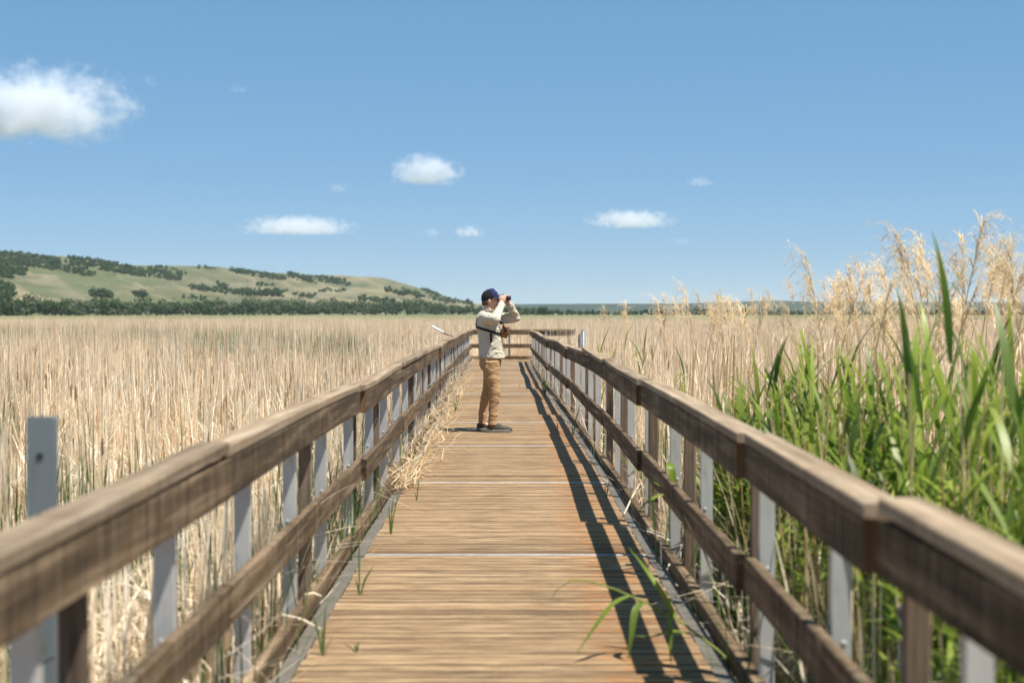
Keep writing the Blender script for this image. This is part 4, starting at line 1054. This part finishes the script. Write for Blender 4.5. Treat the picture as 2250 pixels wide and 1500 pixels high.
mb=MB(); mb.beam([(-.015,-.182,1.215),(-.012,-.190,1.15),(-.008,-.190,1.10)],.024,.005,ch=.001,up=(0,1,0)); mb.ellipsoid((-.014,-.186,1.195),(.016,.008,.018)); mb.build('strap_end',M['black'],hb)
cb=empty('case',(.160,-.01,1.24)); cb.parent=hb; cb.rotation_euler=(0,math.radians(14),0)
mb=MB(); mb.loft([(-.085,0,0,.035,.062),(-.08,0,0,.044,.072),(.0,0,0,.050,.078),(.055,0,0,.047,.075),(.06,0,0,.04,.07)],28,power=4.5); bg=mb.build('case_body',M['leather'],cb,True)
mb=MB(); mb.beam([(-.052,0,.070),(-.02,0,.082),(.03,0,.080),(.060,0,.062),(.064,0,.0),(.058,0,-.045)],.150,.006,ch=.002,up=(0,0,1)); mb.build('flap',M['tanleather'],cb,True)
mb=MB(); mb.ellipsoid((0,-.079,.02),(.026,.010,.035)); mb.build('side_pouch',M['rubber'],cb,True)
for s in (-1,1):
    mb=MB(); mb.tube([(-.025,s*.074,.045),(-.04,s*.078,.08),(-.045,s*.07,.11)],.006,6); mb.build('clip',M['rubber'],cb,True)

# ------------------------------------------------------------------ sky, clouds, haze, sun
SUNV=Vector((.37,-.25,1)).normalized()
elev=math.asin(SUNV.z); azim=math.atan2(SUNV.x,SUNV.y)
w=bpy.data.worlds.new('World'); scene.world=w; w.use_nodes=True; nt=w.node_tree; nt.nodes.clear()
sky=nt.nodes.new('ShaderNodeTexSky'); sky.sky_type='NISHITA'; sky.sun_disc=False; sky.sun_elevation=elev; sky.sun_rotation=azim
sky.altitude=3000; sky.air_density=1.0; sky.dust_density=0.; sky.ozone_density=1.0
bg_=nt.nodes.new('ShaderNodeBackground'); bg_.inputs[1].default_value=.1; wo=nt.nodes.new('ShaderNodeOutputWorld')
nt.links.new(mix_rgb(nt,1.,mix_rgb(nt,1.,sky.outputs[0],(0.320,0.295,0.302),'MULTIPLY'),(0.462,1.447,2.493),'ADD'),bg_.inputs[0]); nt.links.new(bg_.outputs[0],wo.inputs[0])
sl=bpy.data.lights.new('sun','SUN'); sl.energy=5.0; sl.angle=math.radians(.53); sl.color=(1,.955,.88)
so=bpy.data.objects.new('sun',sl); COL.objects.link(so); so.rotation_euler=SUNV.to_track_quat('Z','Y').to_euler(); so.location=(20,-10,60)

def cloud(label,px,py,wpx,hpx,D,dens,seed,flat=.35):
    c=at(px,py,D); sx=wpx/2*D/F; sz=hpx/2*D/F; sy=sx*.8
    mb=MB(); mb.ellipsoid((0,0,0),(1,1,1),nu=24,nv=14)
    m,nt,out=mat_new('cloud_vapour'); tc=nt.nodes.new('ShaderNodeTexCoord'); g=tc.outputs['Object']
    sxyz=nt.nodes.new('ShaderNodeSeparateXYZ'); nt.links.new(g,sxyz.inputs[0])
    ln=nt.nodes.new('ShaderNodeVectorMath'); ln.operation='LENGTH'; nt.links.new(g,ln.inputs[0])
    asp=max(1.,wpx/hpx)
    mp=nt.nodes.new('ShaderNodeMapping'); mp.inputs['Scale'].default_value=(asp*.85,asp*.7,1.0); mp.inputs['Location'].default_value=(seed,seed*1.7,seed*.3); nt.links.new(g,mp.inputs['Vector'])
    ns=noise_n(nt,mp.outputs[0],1.7,9,.68,.25)
    a=math_n(nt,'SUBTRACT',1.0,ln.outputs['Value'])                     # 1 at the core, 0 at the rim
    a=math_n(nt,'MULTIPLY',a,1.5)
    b=math_n(nt,'MULTIPLY',math_n(nt,'SUBTRACT',ns,.5),4.3)
    s=math_n(nt,'SUBTRACT',math_n(nt,'ADD',a,b),flat+.12)
    zz=math_n(nt,'MULTIPLY',math_n(nt,'ADD',sxyz.outputs[2],.62),5.,True)    # flatter base
    s=math_n(nt,'MULTIPLY',s,1.25,True); s=math_n(nt,'MULTIPLY',math_n(nt,'MULTIPLY',s,s),zz)
    s=math_n(nt,'MULTIPLY',s,dens)
    pv=nt.nodes.new('ShaderNodeVolumePrincipled'); pv.inputs['Color'].default_value=(.87,.895,.95,1); pv.inputs['Anisotropy'].default_value=.0
    nt.links.new(s,pv.inputs['Density']); nt.links.new(pv.outputs[0],out.inputs['Volume'])
    m.cycles.volume_step_rate=1.
    o=mb.build('cloud',m); o.location=c; o.scale=(sx,sy,sz); tag(o,label,'cloud'); return o
cloud('big white puffy cloud cut by the left border of the picture',92,240,455,240,5200,.016,3.1,.2)
cloud('small round white cloud high above the person, left of centre',937,380,185,92,6000,0.0150,7.7,.05)
cloud('faint short cloud wisp left of the small round white cloud',745,414,80,36,6200,0.0050,1.9)
cloud('faint thin wisp high on the right side of the sky',1537,401,100,36,6200,0.0070,5.3)
cloud('long flat white cloud right of centre above the far hills',1386,485,220,56,7000,0.0110,9.2,.05)
cloud('long flat white cloud left of centre above the grassy hills',655,499,280,58,7000,0.0110,12.4,.05)
cloud('small low cloud, the left one of a pair above the person',949,512,66,30,7200,0.0070,15.1)
cloud('small low bright cloud, the right one of a pair above the person',1031,510,84,38,7200,0.0120,17.9,.1)
cloud('faint wisp just right of the big puffy cloud',330,182,60,44,6000,0.0040,21.3)
cloud('very faint wisp high on the left, between the big cloud and the centre',526,198,80,34,6200,0.0025,23.3)
cloud('faint wisp low on the right under the long flat cloud',1496,531,84,26,7400,0.0030,27.1)

def haze():
    m,nt,out=mat_new('air_haze'); pv=nt.nodes.new('ShaderNodeVolumePrincipled')
    pv.inputs['Color'].default_value=(.80,.90,1,1); pv.inputs['Density'].default_value=6e-5; pv.inputs['Anisotropy'].default_value=.2
    nt.links.new(pv.outputs[0],out.inputs['Volume'])
    mb=MB(); mb.add([(x,y,z) for x in (-9600,9600) for y in (-300,9700) for z in (-12,125)],[(0,1,3,2),(4,6,7,5),(0,4,5,1),(2,3,7,6),(0,2,6,4),(1,5,7,3)])
    o=mb.build('haze',m); tag(o,'thin pale haze in the air over the marsh','haze',kind='stuff')
haze()

# ------------------------------------------------------------------ camera, render settings
cam=bpy.data.cameras.new('camera'); co=bpy.data.objects.new('camera',cam); COL.objects.link(co); scene.camera=co
cam.lens=50; cam.sensor_width=36; cam.clip_start=.05; cam.clip_end=30000
co.location=(0,0,CAMZ); co.rotation_euler=(math.radians(90)-math.atan((750-HY)/F),0,0)
cam.dof.use_dof=True; cam.dof.focus_distance=17.2; cam.dof.aperture_fstop=2.4; cam.dof.aperture_blades=0
scene.view_settings.view_transform='Standard'; scene.view_settings.look='None'; scene.view_settings.exposure=0.70; scene.view_settings.gamma=1
scene.render.engine='CYCLES'
c=scene.cycles; c.max_bounces=10; c.diffuse_bounces=5; c.glossy_bounces=2; c.transmission_bounces=4; c.transparent_max_bounces=8; c.volume_bounces=5
c.volume_step_rate=1.5; c.volume_max_steps=96; c.use_denoising=True; c.use_adaptive_sampling=False
